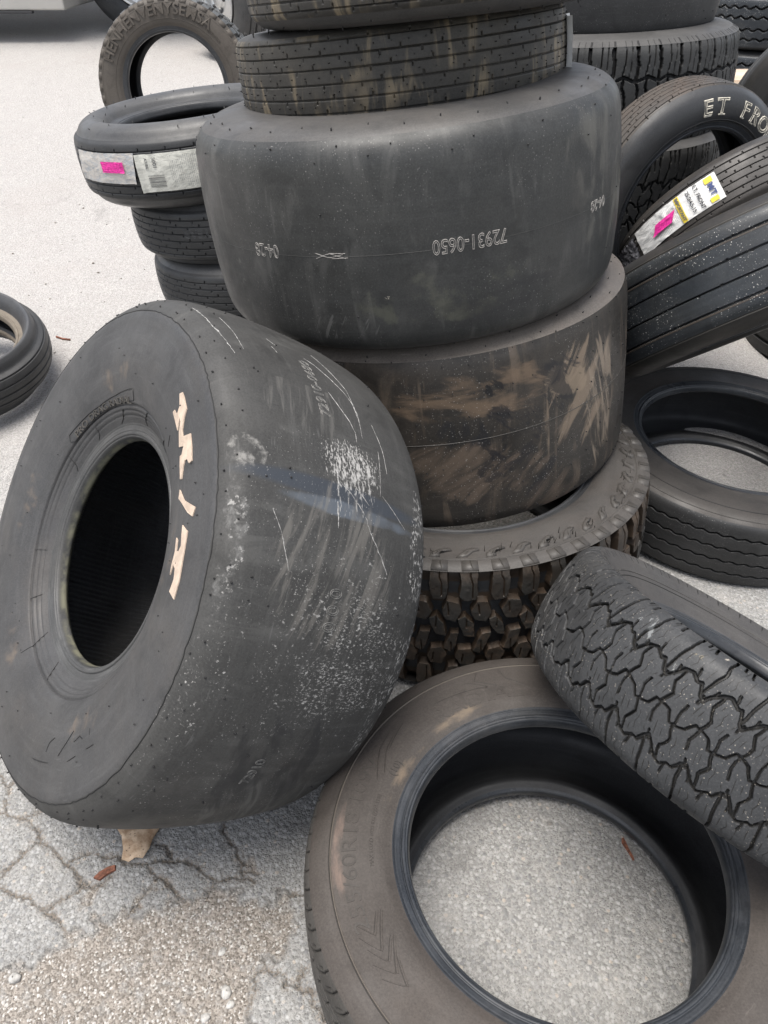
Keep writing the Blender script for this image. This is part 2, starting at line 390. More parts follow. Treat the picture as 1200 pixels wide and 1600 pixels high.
RK = .455      # overall reflectance of dusty black rubber
def rubber(name, base=(.035, .036, .039), light=(.075, .077, .082), dust=(.13, .115, .10), dust_amt=.35, rough=.6, speck=.0, speck_col=(.5, .48, .45), speck_zone=None,
           groove_col=(.02, .02, .021), edge_col=(.14, .135, .125), streak=.3, smear=None, smear_amt=0.0, zones=(), seed=0.0, bump=.35, scuff=.25, spec=.38, axial=0.0):
    base, light, edge_col, groove_col = (tuple(x*RK*k for x, k in zip(q, (1.02, 1.0, .95))) for q in (base, light, edge_col, groove_col)); dust = tuple(x*RK*1.05 for x in dust)
    s = M(name); ob = s.scale(s.coord('Object'), (1, 1, 1), 0, (seed*3.1, seed*1.7, seed*.9)); uv = s.coord('UV')
    uvs = s.scale(uv, (1, 1, 1), 0, (seed, seed*.37, 0))
    big = s.noise(ob, 5.5, 5, .6, .4); fine = s.noise(ob, 60, 6, .65)
    c = s.mix(s.ramp(big, .32, .70), base, light)
    st = s.noise(s.scale(uvs, (5, 90, 1)), 1.0, 5, .6)                        # marks that run round the tyre
    c = s.mix(s.math('MULTIPLY', s.ramp(st, .48, .78), streak), c, tuple(min(1, x*1.5+.015) for x in light))
    dz = s.noise(ob, 3.1, 6, .62, .8)
    dm = s.math('MULTIPLY', s.ramp(dz, .42, .72), s.ramp(fine, .25, .65, .35, 1.0))
    c = s.mix(s.math('MULTIPLY', dm, dust_amt), c, dust)
    if smear is not None:                                                     # handled marks that run across the tread
        sm = s.noise(s.scale(uvs, (26, 4.0, 1)), 1.0, 4, .55, 1.2)
        sm2 = s.noise(s.scale(uvs, (9, 9, 1)), 1.0, 2, .5, .6)
        c = s.mix(s.math('MULTIPLY', s.math('MULTIPLY', s.ramp(sm, .50, .66), s.ramp(sm2, .38, .62)), smear_amt), c, smear)
    sc = s.noise(s.scale(uvs, (22, 160, 1), .9), 1.0, 3, .5)
    sc2 = s.noise(ob, 4.0, 3)
    c = s.mix(s.math('MULTIPLY', s.math('MULTIPLY', s.ramp(sc, .62, .74), s.ramp(sc2, .48, .66)), scuff), c, tuple(min(1, x*2.2+.03) for x in light))
    gr = s.noise(ob, 330, 3, .7); c = s.mix(s.ramp(gr, .40, .75, 0, .30), c, tuple(x*1.7+.008 for x in light)); c = s.mix(s.ramp(gr, .45, .28, 0, .35), c, tuple(x*.5 for x in base))
    bl = s.noise(ob, 14, 5, .7, .6); c = s.mix(s.ramp(bl, .48, .30, 0, .45), c, tuple(x*.62 for x in base))
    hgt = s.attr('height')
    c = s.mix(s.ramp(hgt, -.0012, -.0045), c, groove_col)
    c = s.mix(s.math('MULTIPLY', s.ramp(hgt, .00005, .0006), .8), c, edge_col)
    for z in zones: c = z(s, c, uv, ob)
    if speck:
        sp = s.vor(s.scale(ob, (1, 1, 1)), 240, 'F1', 'Distance'); spr = s.noise(ob, 330, 2); zone = s.ramp(s.noise(ob, 7, 3, .6), .38, .60)
        if speck_zone is not None: zone = s.math('MULTIPLY', zone, speck_zone(s, uv))
        k = s.math('MULTIPLY', s.math('MULTIPLY', s.ramp(sp, .34, .20), s.ramp(spr, .56, .62)), zone)
        c = s.mix(s.math('MULTIPLY', k, speck), c, speck_col)
    r = s.ramp(s.noise(ob, 9, 5, .6), .3, .7, rough-.10, rough+.14)
    bh = s.math('ADD', s.math('MULTIPLY', s.noise(ob, 420, 3, .6), .3), s.math('MULTIPLY', s.noise(ob, 70, 4), .8))
    nm = s.bump(bh, bump, .0009)
    if axial:                                                                 # fine moulded ridges across the inner liner
        sx = s.n('ShaderNodeSeparateXYZ'); s.l(uv, sx.inputs[0])
        w1 = s.math('SINE', s.math('MULTIPLY', s.math('ADD', sx.outputs[0], s.math('MULTIPLY', sx.outputs[1], .12)), 6.2832/axial))
        nm = s.bump(w1, .9, .0016, nm)
    return s.done(c, r, nm, spec)

def plain(name, col, rough=.6, var=.12, sc=40, metal=0.0, bump=.0):
    s = M(name); ob = s.coord('Object'); f = s.noise(ob, sc, 5, .6)
    c = s.mix(s.ramp(f, .3, .7), tuple(x*(1-var) for x in col), tuple(min(1, x*(1+var)) for x in col))
    nm = s.bump(s.noise(ob, sc*4, 4), bump, .002) if bump else None
    return s.done(c, rough, nm, None, metal)

# ------------------------------------------------------------------ the tyre builder
def normal_of(T):
    t, a = T['tilt'], T['az']; return np.array([math.sin(t)*math.cos(a), math.sin(t)*math.sin(a), math.cos(t)])

class Tyre:
    def __init__(s, key, name, label, mats, group=None, T=None, nth=360, nv=60, tread=None, side=None, ns=26, tread_v=None):
        """mats: dict with tread, side, bead, liner"""
        T = dict(TP[key]) if T is None else T; s.T = T; s.pr = pr = Prof(T); n = normal_of(T); u, v, w = frame(n)
        s.base = np.array([0, 0, -T['W']/2])
        if abs(n[2]) < .75:                                    # a standing or leaning tyre: its base is its lowest point
            low = np.array([u[2], v[2]]); low = -low/np.linalg.norm(low); s.base = np.array([low[0]*T['R'], low[1]*T['R'], -math.copysign(T['TW']/2, n[2])*(abs(n[2]) > .05)])
        r = bpy.data.objects.new(name, None); r.empty_display_size = .05; link(r); s.root = r
        Mx = Matrix(((u[0], v[0], w[0]), (u[1], v[1], w[1]), (u[2], v[2], w[2]))).to_4x4()
        Mx.translation = Vector((T['x'], T['y'], T['z']))+Mx.to_3x3() @ Vector(s.base)
        r.matrix_world = Mx; r['label'] = label; r['category'] = 'tyre'
        if group: r['group'] = group
        s.loc = tuple(-s.base); s.mats = mats; s.sharp = 38 if tread else None
        K = np.argmin(abs(pr.p-pr.psh)); K2 = np.argmin(abs(pr.p+pr.psh))
        # tread
        s.tread = Part(); p = np.linspace(pr.psh, -pr.psh, nv) if tread_v is None else tread_v
        a = pr.at(p); revolve(s.tread, a[0], a[1], a[2], a[3], p, nth, T['R'], tread)
        # sidewalls
        s.sides = []
        for sg in (1, -1):
            sp = Part(); p = np.linspace(pr.pend, pr.psh, ns) if sg > 0 else np.linspace(-pr.psh, -pr.pend, ns)
            a = pr.at(p); revolve(sp, a[0], a[1], a[2], a[3], p, nth if side else max(200, nth//3), T['R'], side if side and sg > 0 else None); s.sides.append(sp)
        # beads
        s.beads = []
        for sg in (1, -1):
            bp = Part(); rz = np.array(pr.bead); rz = spline(rz, 9)
            if sg < 0: rz = np.stack([rz[::-1, 0], -rz[::-1, 1]], 1)
            t = np.gradient(rz, axis=0); t /= np.linalg.norm(t, axis=1)[:, None]; sgn = 1
            arc = np.concatenate([[0], np.cumsum(np.hypot(*np.diff(rz, axis=0).T))])
            pp = pr.pend+arc[-1]-arc if sg > 0 else -pr.pend-arc
            hb = lambda TH, Pp, e=pr.pend: groove(np.abs(Pp)-e-.0135, .0016, .0014)+groove(np.abs(Pp)-e-.0215, .0013, .0011)+groove(np.abs(Pp)-e-.004, .0012, .0008)
            revolve(bp, rz[:, 0], rz[:, 1], -t[:, 1], t[:, 0], pp, 240, T['R'], hb); s.beads.append(bp)
        # inner liner
        s.liner = Part(); rz = pr.inner[::-1]; t = np.gradient(rz, axis=0); t /= np.linalg.norm(t, axis=1)[:, None]
        arc = np.concatenate([[0], np.cumsum(np.hypot(*np.diff(rz, axis=0).T))])
        revolve(s.liner, rz[:, 0], rz[:, 1], -t[:, 1], t[:, 0], arc-arc[-1]/2, 200, T['R'])
    def finish(s):
        m = s.mats; s.o_tread = s.tread.build('tread', m['tread'], s.root, s.loc, sharp=s.sharp)
        s.o_side = [p.build('sidewall', m['side'], s.root, s.loc) for p in s.sides]
        s.o_bead = [p.build('bead', m['bead'], s.root, s.loc) for p in s.beads]
        s.o_liner = s.liner.build('inner_liner', m['liner'], s.root, s.loc); return s
TP = {
  'F': dict(x=0.2705, y=0.6042, z=0.1361, R=0.3937, rb=0.2325, W=0.2554, TW=0.2205, sd=0.012, tilt=0.0, az=4.0116, bo=0.4614),
  'P': dict(x=0.9759, y=1.8299, z=0.11, R=0.4072, rb=0.2570, W=0.2199, TW=0.1886, sd=0.012, tilt=0.0489, az=-63.5774, bo=0.4884),
  'T5': dict(x=0.1807, y=1.557, z=0.1648, R=0.4583, rb=0.3231, W=0.3369, TW=0.3213, sd=0.01, tilt=0.0602, az=2.2601, bo=0.4726),
  'T4': dict(x=0.1347, y=1.7194, z=0.4933, R=0.4358, rb=0.2, W=0.37, TW=0.3828, sd=0.01, tilt=0.1437, az=-9.8161, bo=0.45),
  'T3': dict(x=0.055, y=1.7072, z=0.8933, R=0.4255, rb=0.2072, W=0.3955, TW=0.3545, sd=0.0273, tilt=0.1213, az=2.7447, bo=0.45),
  'T2': dict(x=0.0341, y=1.7799, z=1.1228, R=0.3235, rb=0.1869, W=0.1599, TW=0.142, sd=0.01, tilt=0.1294, az=-3.7249, bo=0.45),
  'T1': dict(x=0.0657, y=1.7113, z=1.297, R=0.3218, rb=0.1908, W=0.1781, TW=0.1417, sd=0.01, tilt=0.1101, az=2.488, bo=0.45),
  'C1': dict(x=-0.5177, y=2.3025, z=0.8616, R=0.3137, rb=0.1872, W=0.2019, TW=0.1406, sd=0.0158, tilt=-0.1007, az=6.203, bo=0.3378),
  'C2': dict(x=-0.4032, y=2.329, z=0.6973, R=0.3208, rb=0.19, W=0.2019, TW=0.13, sd=0.015, tilt=-0.1007, az=6.203, bo=0.45),
  'C3': dict(x=-0.3602, y=2.3148, z=0.5357, R=0.3211, rb=0.19, W=0.2019, TW=0.13, sd=0.015, tilt=-0.1007, az=6.203, bo=0.45),
  'S': dict(x=-0.3581, y=1.0401, z=0.4382, R=0.4402, rb=0.1906, W=0.3639, TW=0.389, sd=0.0472, tilt=0.9596, az=3.6826, bo=0.4031),
  'AT': dict(x=0.598, y=0.828, z=0.308, R=0.3636, rb=0.2043, W=0.2015, TW=0.205, sd=0.0375, tilt=0.644, az=0.637, bo=0.271),
  'K': dict(x=-1.0363, y=4.4724, z=0.6506, R=0.3973, rb=0.2395, W=0.2717, TW=0.2307, sd=0.012, tilt=1.4549, az=4.7023, bo=0.4342),
  'L': dict(x=-1.4365, y=2.3449, z=0.2031, R=0.313, rb=0.2073, W=0.2145, TW=0.1221, sd=0.0335, tilt=0.1784, az=-0.9828, bo=0.2181),
  'R1': dict(x=0.6816, y=2.9257, z=0.9284, R=0.448, rb=0.242, W=0.308, TW=0.264, sd=0.011, tilt=0.0421, az=2.874, bo=0.45),
  'R0': dict(x=0.69, y=2.957, z=1.1985, R=0.3626, rb=0.22, W=0.308, TW=0.264, sd=0.022, tilt=0.0421, az=2.874, bo=0.45),
  'ET': dict(x=0.8407, y=2.3376, z=0.6802, R=0.3336, rb=0.2216, W=0.1614, TW=0.1037, sd=0.0059, tilt=1.627, az=5.1058, bo=0.4452),
  'R2': dict(x=0.7082, y=2.8279, z=0.6204, R=0.4186, rb=0.22, W=0.308, TW=0.264, sd=0.022, tilt=0.0421, az=2.874, bo=0.45),
  'MT': dict(x=1.0058, y=2.2488, z=0.6427, R=0.338, rb=0.2, W=0.1785, TW=0.129, sd=0.012, tilt=2.2195, az=-1.1314, bo=0.45),
  'BL': dict(x=0.922, y=1.892, z=0.635, R=0.4, rb=0.25, W=0.25, TW=0.19, sd=0.012, tilt=2.42, az=-0.999, bo=0.45),
}
TP['AT']['side'] = [(.2303, .0560), (.244, .063), (.278, .080), (.309, .096)]
TP['C1']['side'] = [(.213, .072), (.224, .087), (.254, .099), (.282, .089)]
TP['L']['side'] = [(.233, .051), (.244, .080), (.260, .0985), (.272, .084)]

# ------------------------------------------------------------------ rubber finishes
LINER = rubber('inner_liner_rubber', (.030, .032, .037), (.05, .053, .06), dust=(.10, .095, .09), dust_amt=.12, rough=.55, streak=.5, scuff=0, seed=11)
BEAD = rubber('bead_rubber', (.045, .048, .054), (.09, .095, .105), dust=(.16, .15, .14), dust_amt=.3, rough=.42, streak=.6, seed=12, bump=.2)
BEAD_DARK = rubber('worn_bead_rubber', (.026, .031, .040), (.055, .063, .077), dust=(.25, .24, .23), dust_amt=.3, rough=.33, streak=.7, seed=13, bump=.2)
MARK = plain('pale_mould_mark', (.26, .245, .225), .8, .3, 200)
DARKLINE = plain('dark_moulding_line', (.016, .016, .017), .6, .1)
SCRATCH = plain('white_scuff_mark', (.25, .245, .235), .85, .6, 240)
CREAM = plain('peeling_cream_letter', (.44, .35, .275), .8, .16, 60, bump=.3)
PALEROLL = plain('cream_lettering', (.46, .43, .36), .7, .3, 120)

def z_noise_patch(c0, r0, col, thr=(.5, .58), sc=120, amt=1.0, rot=0.0, stretch=(1, 1, 1), soft=.35, clump=False, nrot=0.0):
    def f(s, c, uv, ob):
        e = s.ell(uv, c0, r0, rot, soft)
        if thr is None: k = e
        else:
            nz = s.noise(s.scale(s.scale(uv, (1, 1, 1), nrot) if nrot else uv, (sc*stretch[0], sc*stretch[1], 1)), 1.0, 7, .62, .6 if nrot else 0.0)
            k = s.ramp(s.math('ADD', nz, s.math('MULTIPLY', s.math('SUBTRACT', e, 1.0), .42)), thr[0], thr[1])
            if clump:
                cl = s.noise(s.scale(uv, (22*stretch[0], 30, 1), 0, (c0[0], r0[0]*9, 0)), 1.0, 4, .65, .5)
                k = s.math('MULTIPLY', k, s.ramp(cl, .44, .60))
        return s.mix(s.math('MULTIPLY', k, amt), c, col)
    return f

# ------------------------------------------------------------------ wide slick tyre leaning at the front
S_R = TP['S']['R']
W8 = (.40, .39, .37)
zS = [z_noise_patch((2.585, .02), (.018, .20), (.030, .036, .046), None, amt=.85, rot=.05, soft=.6), z_noise_patch((2.562, .0), (.016, .17), (.085, .100, .120), (.25, .6), 14, .75, rot=.05, soft=.5),
      z_noise_patch((2.625, -.008), (.085, .125), W8, (.50, .585), 150, .75, stretch=(.32, 1, 1), soft=.25),
      z_noise_patch((2.64, -.005), (.075, .12), W8, (.50, .575), 330, .7, stretch=(.5, 1, 1), soft=.3),
      z_noise_patch((2.59, .0), (.11, .10), W8, (.57, .63), 190, .6, stretch=(.2, 1, 1), soft=.3),
      z_noise_patch((2.36, -.02), (.26, .20), W8, (.565, .62), 210, .75, stretch=(1, .55, 1), soft=.5, clump=True),
      z_noise_patch((2.36, -.04), (.17, .15), W8, (.54, .60), 380, .6, stretch=(1, .5, 1), soft=.5, clump=True),
      z_noise_patch((2.49, .180), (.15, .024), W8, (.53, .62), 130, .6, soft=.6, clump=True),
      z_noise_patch((2.50, .183), (.16, .030), (.20, .198, .19), (.46, .62), 50, .5, soft=.5, clump=True),
      z_noise_patch((2.33, .168), (.18, .05), W8, (.59, .64), 150, .7, soft=.6, clump=True),
      z_noise_patch((2.40, -.155), (.34, .045), W8, (.525, .58), 210, .75, stretch=(.6, 1, 1), soft=.6, clump=True),
      z_noise_patch((2.25, .04), (.34, .24), W8, (.60, .65), 260, .6, soft=.7, clump=True),
      z_noise_patch((2.56, .06), (.16, .16), W8, (.63, .67), 300, .55, soft=.7),
      z_noise_patch((2.62, .17), (.05, .05), (.30, .29, .27), (.46, .66), 60, .5, soft=.4),
      z_noise_patch((2.48, .02), (.20, .20), (.15, .14, .125), (.46, .62), 46, .5, rot=.5, stretch=(.16, 1.2, 1), soft=.4, nrot=.28),
      z_noise_patch((2.05, -.04), (.22, .16), (.10, .098, .092), (.46, .62), 60, .6, rot=-.35, stretch=(.12, 1.3, 1), soft=.4, nrot=-.42),
      z_noise_patch((2.1, .02), (.30, .22), (.020, .020, .021), (.47, .60), 20, .7, stretch=(.3, 1, 1), soft=.4, nrot=-.3), z_noise_patch((2.75, .06), (.16, .16), (.13, .125, .115), (.48, .64), 60, .4, stretch=(.15, 1.2, 1), soft=.4, nrot=.15)]
mS_t = rubber('slick_front_tread_rubber', (.062, .062, .062), (.088, .088, .088), dust=(.15, .145, .135), dust_amt=.35, rough=.66, streak=.35, zones=zS, seed=1, scuff=.55, smear=(.13, .128, .12), smear_amt=.22, bump=.4)
zSs = [z_noise_patch((.44*t, .315), (.24, .06), (.15, .115, .085), (.42, .70), 22, .55, soft=.1) for t in (.9, 2.2, 3.2, 4.45, 5.6)]
mS_s = rubber('slick_front_side_rubber', (.072, .073, .078), (.105, .106, .112), dust=(.16, .135, .11), dust_amt=.35, rough=.5, streak=.35, zones=zSs, seed=2, scuff=.4, edge_col=(.05, .05, .05))
def z_toe(s, c, uv, ob):
    sx = s.n('ShaderNodeSeparateXYZ'); s.l(uv, sx.inputs[0]); k = s.ramp(sx.outputs[1], PEND_S+.026, PEND_S+.036)
    nz = s.ramp(s.noise(s.scale(uv, (14, 40, 1)), 1.0, 4, .6), .35, .6)
    return s.mix(s.math('MULTIPLY', k, s.math('MULTIPLY', nz, .8)), c, (.17, .165, .115))
PEND_S = Prof(TP['S']).pend
mS_b = rubber('slick_front_bead_rubber', (.075, .078, .083), (.115, .117, .122), dust=(.17, .16, .14), dust_amt=.4, rough=.5, streak=.8, seed=3, zones=[z_toe])
def sideS(TH, Pp):
    h = groove(Pp-.3755, .0024, .0012)+groove(Pp-.3845, .0020, .0010)+.0022*sstep(.3655, .3685, Pp)*0
    h = h-.003*np.exp(-((Pp-.3655)/.0022)**2)
    for a, b, k in ((.3355, .3365, 1), ): h = h+0
    return h
LINER_S = rubber('slick_inner_rubber', (.06, .063, .068), (.10, .105, .115), rough=.38, streak=.3, scuff=0, seed=61, axial=.011)
S = Tyre('S', 'slick_tyre', 'wide slick tyre with peeling cream letters and white paint splatter, leaning at front left', dict(tread=mS_t, side=mS_s, bead=mS_b, liner=LINER_S), nth=420, nv=90, ns=150, side=sideS)
pr = S.pr
ring(S.tread, pr, pr.psh-.002, .0018, .0008, 500, -.006, .0022)
g = []
for k in range(52):
    t = k/52*2*np.pi+rng.normal()*.025
    g += [(t, .197+rng.normal()*.003), (t+.05, .178+rng.normal()*.006), (t+.07, -.19)]
    if rng.random() < .7: g += [(t+.02+rng.normal()*.02, .148+rng.normal()*.010)]
    if rng.random() < .45: g += [(t, .08+rng.normal()*.04), (t+.03, -.05+rng.normal()*.07)]
nubs(S.tread, pr, g, .0013, .0022)
gs = [(rng.random()*6.28, .225+rng.random()*.12) for _ in range(50)]
nubs(S.sides[0], pr, gs, .001, .002)
for pth in ([(1.592, .3456), (1.433, .3485), (1.157, .3516), (.927, .3481), (.656, .337), (.659, .3569), (.886, .3624), (1.174, .3655), (1.418, .365), (1.583, .3632), (1.625, .3553), (1.592, .3456)],):
    strip(S.sides[0], pr, pth, .0016, .0008, False, dv=-.006)
for pth in [[(.886, .3737), (.941, .3886), (1.003, .396)], [(.454, .3653), (.55, .385), (.552, .396)], [(.056, .3559), (.18, .390), (.12, .396)], [(1.327, .3755), (1.331, .389), (1.381, .396)], [(1.723, .3676), (1.745, .3894), (1.776, .396)], [(6.259, .3243), (6.238, .343)],
            [(2.908, .3644), (2.888, .389)], [(3.298, .3376), (3.311, .3638), (3.25, .3939)], [(3.707, .3665), (3.611, .396)], [(2.52, .3636), (2.515, .3896)],
            [(4.135, .2801), (4.149, .2953), (4.191, .3024)], [(4.275, .2764), (4.394, .3094)], [(4.374, .2664), (4.455, .2699)], [(3.998, .2623), (4.181, .2654)], [(4.552, .2716), (4.621, .2701)], [(4.423, .2918), (4.478, .2969), (4.51, .2899)], [(4.582, .2885), (4.577, .2994)]]:
    strip(S.sides[0], pr, pth, .0016, .0008, True, dv=-.006)
S.finish()
text_on(pr, 'PRO DRAG RADIAL', .0165, 1.125, .3585, 'cw', 'moulded_lettering', rubber('moulded_letter_rubber', (.10, .095, .088), (.15, .14, .13), seed=4), S.root, S.loc, .0014, squeeze=1.45)
LET = [[(.051, .2609), (.021, .2603), (-.047, .2617), (-.074, .2714), (-.118, .2811), (-.150, .2818), (-.175, .2621), (-.240, .2623), (-.300, .2636), (-.302, .2711), (-.276, .2756), (-.272, .2826), (-.300, .289), (-.345, .2938), (-.339, .2992), (-.268, .2992), (-.225, .2967), (-.228, .2908), (-.200, .2828), (-.176, .2965), (-.103, .2906), (-.066, .2813), (-.044, .2819), (-.085, .2944), (.036, .2952), (.032, .2897), (.002, .2885), (-.006, .2842), (.008, .275), (.063, .2674)],
       [(5.894, .2998), (5.828, .2824), (5.781, .2517), (5.747, .257), (5.769, .2707), (5.82, .2891), (5.854, .3029)],
       [(5.721, .2809), (5.691, .265), (5.634, .2654), (5.498, .2629), (5.424, .2642), (5.443, .2823), (5.496, .2783), (5.539, .2819), (5.555, .2902), (5.508, .2944), (5.548, .2965), (5.608, .2932), (5.671, .2963), (5.66, .291), (5.615, .2891), (5.609, .2817), (5.634, .2767), (5.678, .2797)]]
for L in LET:
    a = np.array(L); top = pr.pt(a[:, 0], a[:, 1], .0016); bot = pr.pt(a[:, 0], a[:, 1], -.0006); n = len(a)
    poly_obj('cream_letter', np.vstack([top, bot]), [tuple(range(n))]+[(i, n+i, n+(i+1) % n, (i+1) % n) for i in range(n)], CREAM, S.root, S.loc)
SCR = [[(.448, .171), (.409, .1704), (.261, .1692), (.171, .1649), (.077, .1593)], [(.188, .0216), (.168, .0063), (.109, -.014), (.042, -.0339), (.002, -.0408), (-.061, -.0443), (-.166, -.0384)], [(.008, .0063), (-.044, -.0044), (-.104, -.0185), (-.157, -.0255), (-.196, -.023)], [(.258, -.0093), (.181, -.0249), (.066, -.0436), (-.02, -.0416), (-.104, -.0422)], [(5.916, .0224), (5.875, -.0023), (5.811, -.0285), (5.776, -.0333), (5.703, -.0591), (5.642, -.0779)], [(5.936, .0001), (5.903, -.012), (5.86, -.0335)], [(5.962, .0245), (5.861, .0257)], [(5.907, -.064), (5.863, -.0881), (5.813, -.1154)], [(.247, .0814), (.204, .0699)], [(.188, .0822), (.152, .0785)], [(5.777, .1332), (5.708, .1172), (5.599, .0998)], [(5.845, .0279), (5.758, .0249)], [(6.084, -.0691), (5.904, -.0587)], [(6.205, -.0717), (6.093, -.0808), (6.002, -.081)], [(.347, .1448), (.232, .142), (.113, .1416)]]
for i, L in enumerate(SCR):
    sp = Part(); strip(sp, pr, L, (.0026, .002, .0018, .0014, .0026, .0026, .003, .0012, .0016, .0014, .0012, .0022, .001, .001, .0010)[i]*.62, .0004, True, .6)
    sp.build('white_scratch', SCRATCH, S.root, S.loc)
text_on(pr, '72910-0680', .026, 6.30, .0285, 'ccw', 'moulded_number', plain('dull_mould_mark', (.15, .145, .135), .8, .4, 200), S.root, S.loc, outline=.0006)
FAINT = plain('faint_mould_mark', (.10, .098, .092), .8, .4, 200)
text_on(pr, '0 0 0', .030, 5.50, .0146, 'ccw', 'moulded_number', FAINT, S.root, S.loc, outline=.0007)
text_on(pr, '72910', .022, 4.90, .0279, 'ccw', 'moulded_number', FAINT, S.root, S.loc, outline=.0006)

# ------------------------------------------------------------------ the central stack
GM = 'tyres of the tall central stack'
mT3 = rubber('smooth_slick_rubber', (.050, .052, .053), (.080, .083, .084), dust=(.125, .12, .108), dust_amt=.35, rough=.46, streak=.25, seed=5, scuff=.3, smear=(.11, .107, .10), smear_amt=.4,
             speck=.22, zones=[z_noise_patch((1.62, -.06), (.05, .16), (.17, .165, .15), (.5, .7), 60, .5, soft=.1), z_noise_patch((1.95, -.075), (.012, .01), (.45, .40, .33), (.5, .6), 300, .9, soft=.2), z_noise_patch((2.38, .05), (.18, .20), (.12, .115, .10), (.46, .62), 16, .5, stretch=(1, .35, 1), soft=.4, nrot=.2), z_noise_patch((2.05, -.08), (.30, .10), (.10, .10, .075), (.48, .64), 14, .5, soft=.4), z_noise_patch((2.2, -.12), (.4, .07), (.022, .022, .023), (.46, .6), 12, .6, stretch=(.4, 1, 1), soft=.4), z_noise_patch((1.85, -.13), (.16, .05), (.14, .138, .13), (.55, .62), 60, .5, stretch=(1, .12, 1), soft=.4, nrot=.45), z_noise_patch((2.46, -.02), (.10, .18), (.15, .145, .125), (.47, .62), 40, .45, stretch=(1, .14, 1), soft=.4, nrot=.12)])
mT3s = rubber('smooth_slick_side_rubber', (.09, .09, .094), (.135, .132, .132), dust=(.2, .18, .16), dust_amt=.4, rough=.5, seed=6)
T3 = Tyre('T3', 'slick_tyre', 'smooth black slick with upside down moulded numbers, in the tall central stack', dict(tread=mT3, side=mT3s, bead=BEAD, liner=LINER), GM, nth=360, nv=80)
pr = T3.pr
ring(T3.tread, pr, 0, .0009, .0004, 300, .0003)
g = []
for k in range(22):
    t = k/22*2*np.pi+rng.normal()*.07
    g += [(t, .155+rng.normal()*.012), (t+.09, .168+rng.normal()*.006)]
    if k % 5 == 0: g += [(t, .06+rng.normal()*.06), (t+.1, -.08+rng.normal()*.06)]
nubs(T3.tread, pr, g, .0015, .002)
nubs(T3.sides[0], pr, [(k/40*6.283, .205+.01*(k % 2)) for k in range(40)], .0014, .003)
T3.finish()
text_on(pr, '72931-0650', .034, 4.932, .004, 'cw', 'moulded_number', MARK, T3.root, T3.loc, outline=.0008, squeeze=.80)
text_on(pr, '04-28', .032, 4.045, .006, 'cw', 'moulded_number', MARK, T3.root, T3.loc, outline=.0008, squeeze=.80)
text_on(pr, '04-28', .026, 5.62, .002, 'cw', 'moulded_number', MARK, T3.root, T3.loc, outline=.0007, squeeze=.9)
for L in ([(4.30, .006), (4.36, -.002), (4.42, .004)], [(4.30, -.003), (4.36, .006), (4.43, -.003)], [(4.36, .006), (4.43, .0055)], [(4.37, -.003), (4.44, -.002)]):
    sp = Part(); strip(sp, pr, L, .0014, .0005, False); sp.build('moulded_symbol_stroke', MARK, T3.root, T3.loc)

BR = (.20, .135, .085)
zT4 = [z_noise_patch((.436*5.40, .04), (.16, .20), (.23, .175, .125), (.45, .58), 26, .75, rot=.4, stretch=(1, .20, 1), soft=.45, nrot=.55),
       z_noise_patch((.436*5.55, .00), (.10, .24), (.25, .20, .15), (.47, .58), 44, .7, stretch=(1, .15, 1), soft=.45, nrot=-.25),
       z_noise_patch((.436*5.18, 0), (.010, .20), (.21, .16, .115), (.38, .66), 60, .7, stretch=(1, .2, 1), soft=.4),
       z_noise_patch((.436*4.85, .11), (.26, .08), (.17, .12, .08), (.40, .62), 22, .7, stretch=(.30, 1, 1), soft=.5, nrot=.12),
       z_noise_patch((.436*5.30, .09), (.10, .05), (.24, .185, .13), (.45, .56), 26, .75, rot=.5, stretch=(1, .3, 1), soft=.5, nrot=.8),
       z_noise_patch((.436*4.95, -.09), (.34, .12), (.14, .105, .078), (.44, .62), 18, .7, rot=.4, stretch=(1, .3, 1), soft=.5, nrot=.9),
       z_noise_patch((.436*5.1, .05), (.24, .11), (.016, .016, .018), (.49, .57), 22, .8, rot=-.5, stretch=(1, .35, 1), soft=.5, nrot=-.7),
       z_noise_patch((.436*4.93, .12), (.035, .03), (.012, .012, .013), (.44, .5), 60, .85, rot=.6, stretch=(1, .25, 1), soft=.4, nrot=-.6),
       z_noise_patch((.436*5.0, -.06), (.3, .10), (.018, .018, .02), (.50, .60), 16, .75, rot=.7, stretch=(1, .35, 1), soft=.5, nrot=.7)]
mT4 = rubber('brown_smeared_slick_rubber', (.044, .042, .040), (.075, .067, .060), dust=(.13, .105, .083), dust_amt=.5, rough=.42, streak=.35, seed=8, smear=(.15, .115, .085), smear_amt=.6, scuff=.35, speck=.5, zones=zT4)
mT4s = rubber('brown_smeared_side_rubber', (.17, .152, .14), (.25, .225, .205), dust=(.22, .18, .15), dust_amt=.5, rough=.5, seed=9)
T4 = Tyre('T4', 'slick_tyre', 'brown-smeared slick tyre between the smooth slick and the mud tyre in the central stack', dict(tread=mT4, side=mT4s, bead=BEAD, liner=LINER), GM, nth=360, nv=80, T=dict(TP['T4'], sharp=1, W=.44, bo=.40))
ring(T4.tread, T4.pr, .016, .0016, .0006, 300, .0006)
g = []
for k in range(60):
    t = k/60*2*np.pi
    g += [(t+rng.normal()*.02, x+rng.normal()*.006) for x in (.185, .12, .06, -.05, -.11, -.18)]
nubs(T4.tread, T4.pr, g, .0011, .0026)
nubs(T4.sides[0], T4.pr, [(k/46*6.283, .205+.02*(k % 2)) for k in range(46)], .0012, .003)
T4.finish()

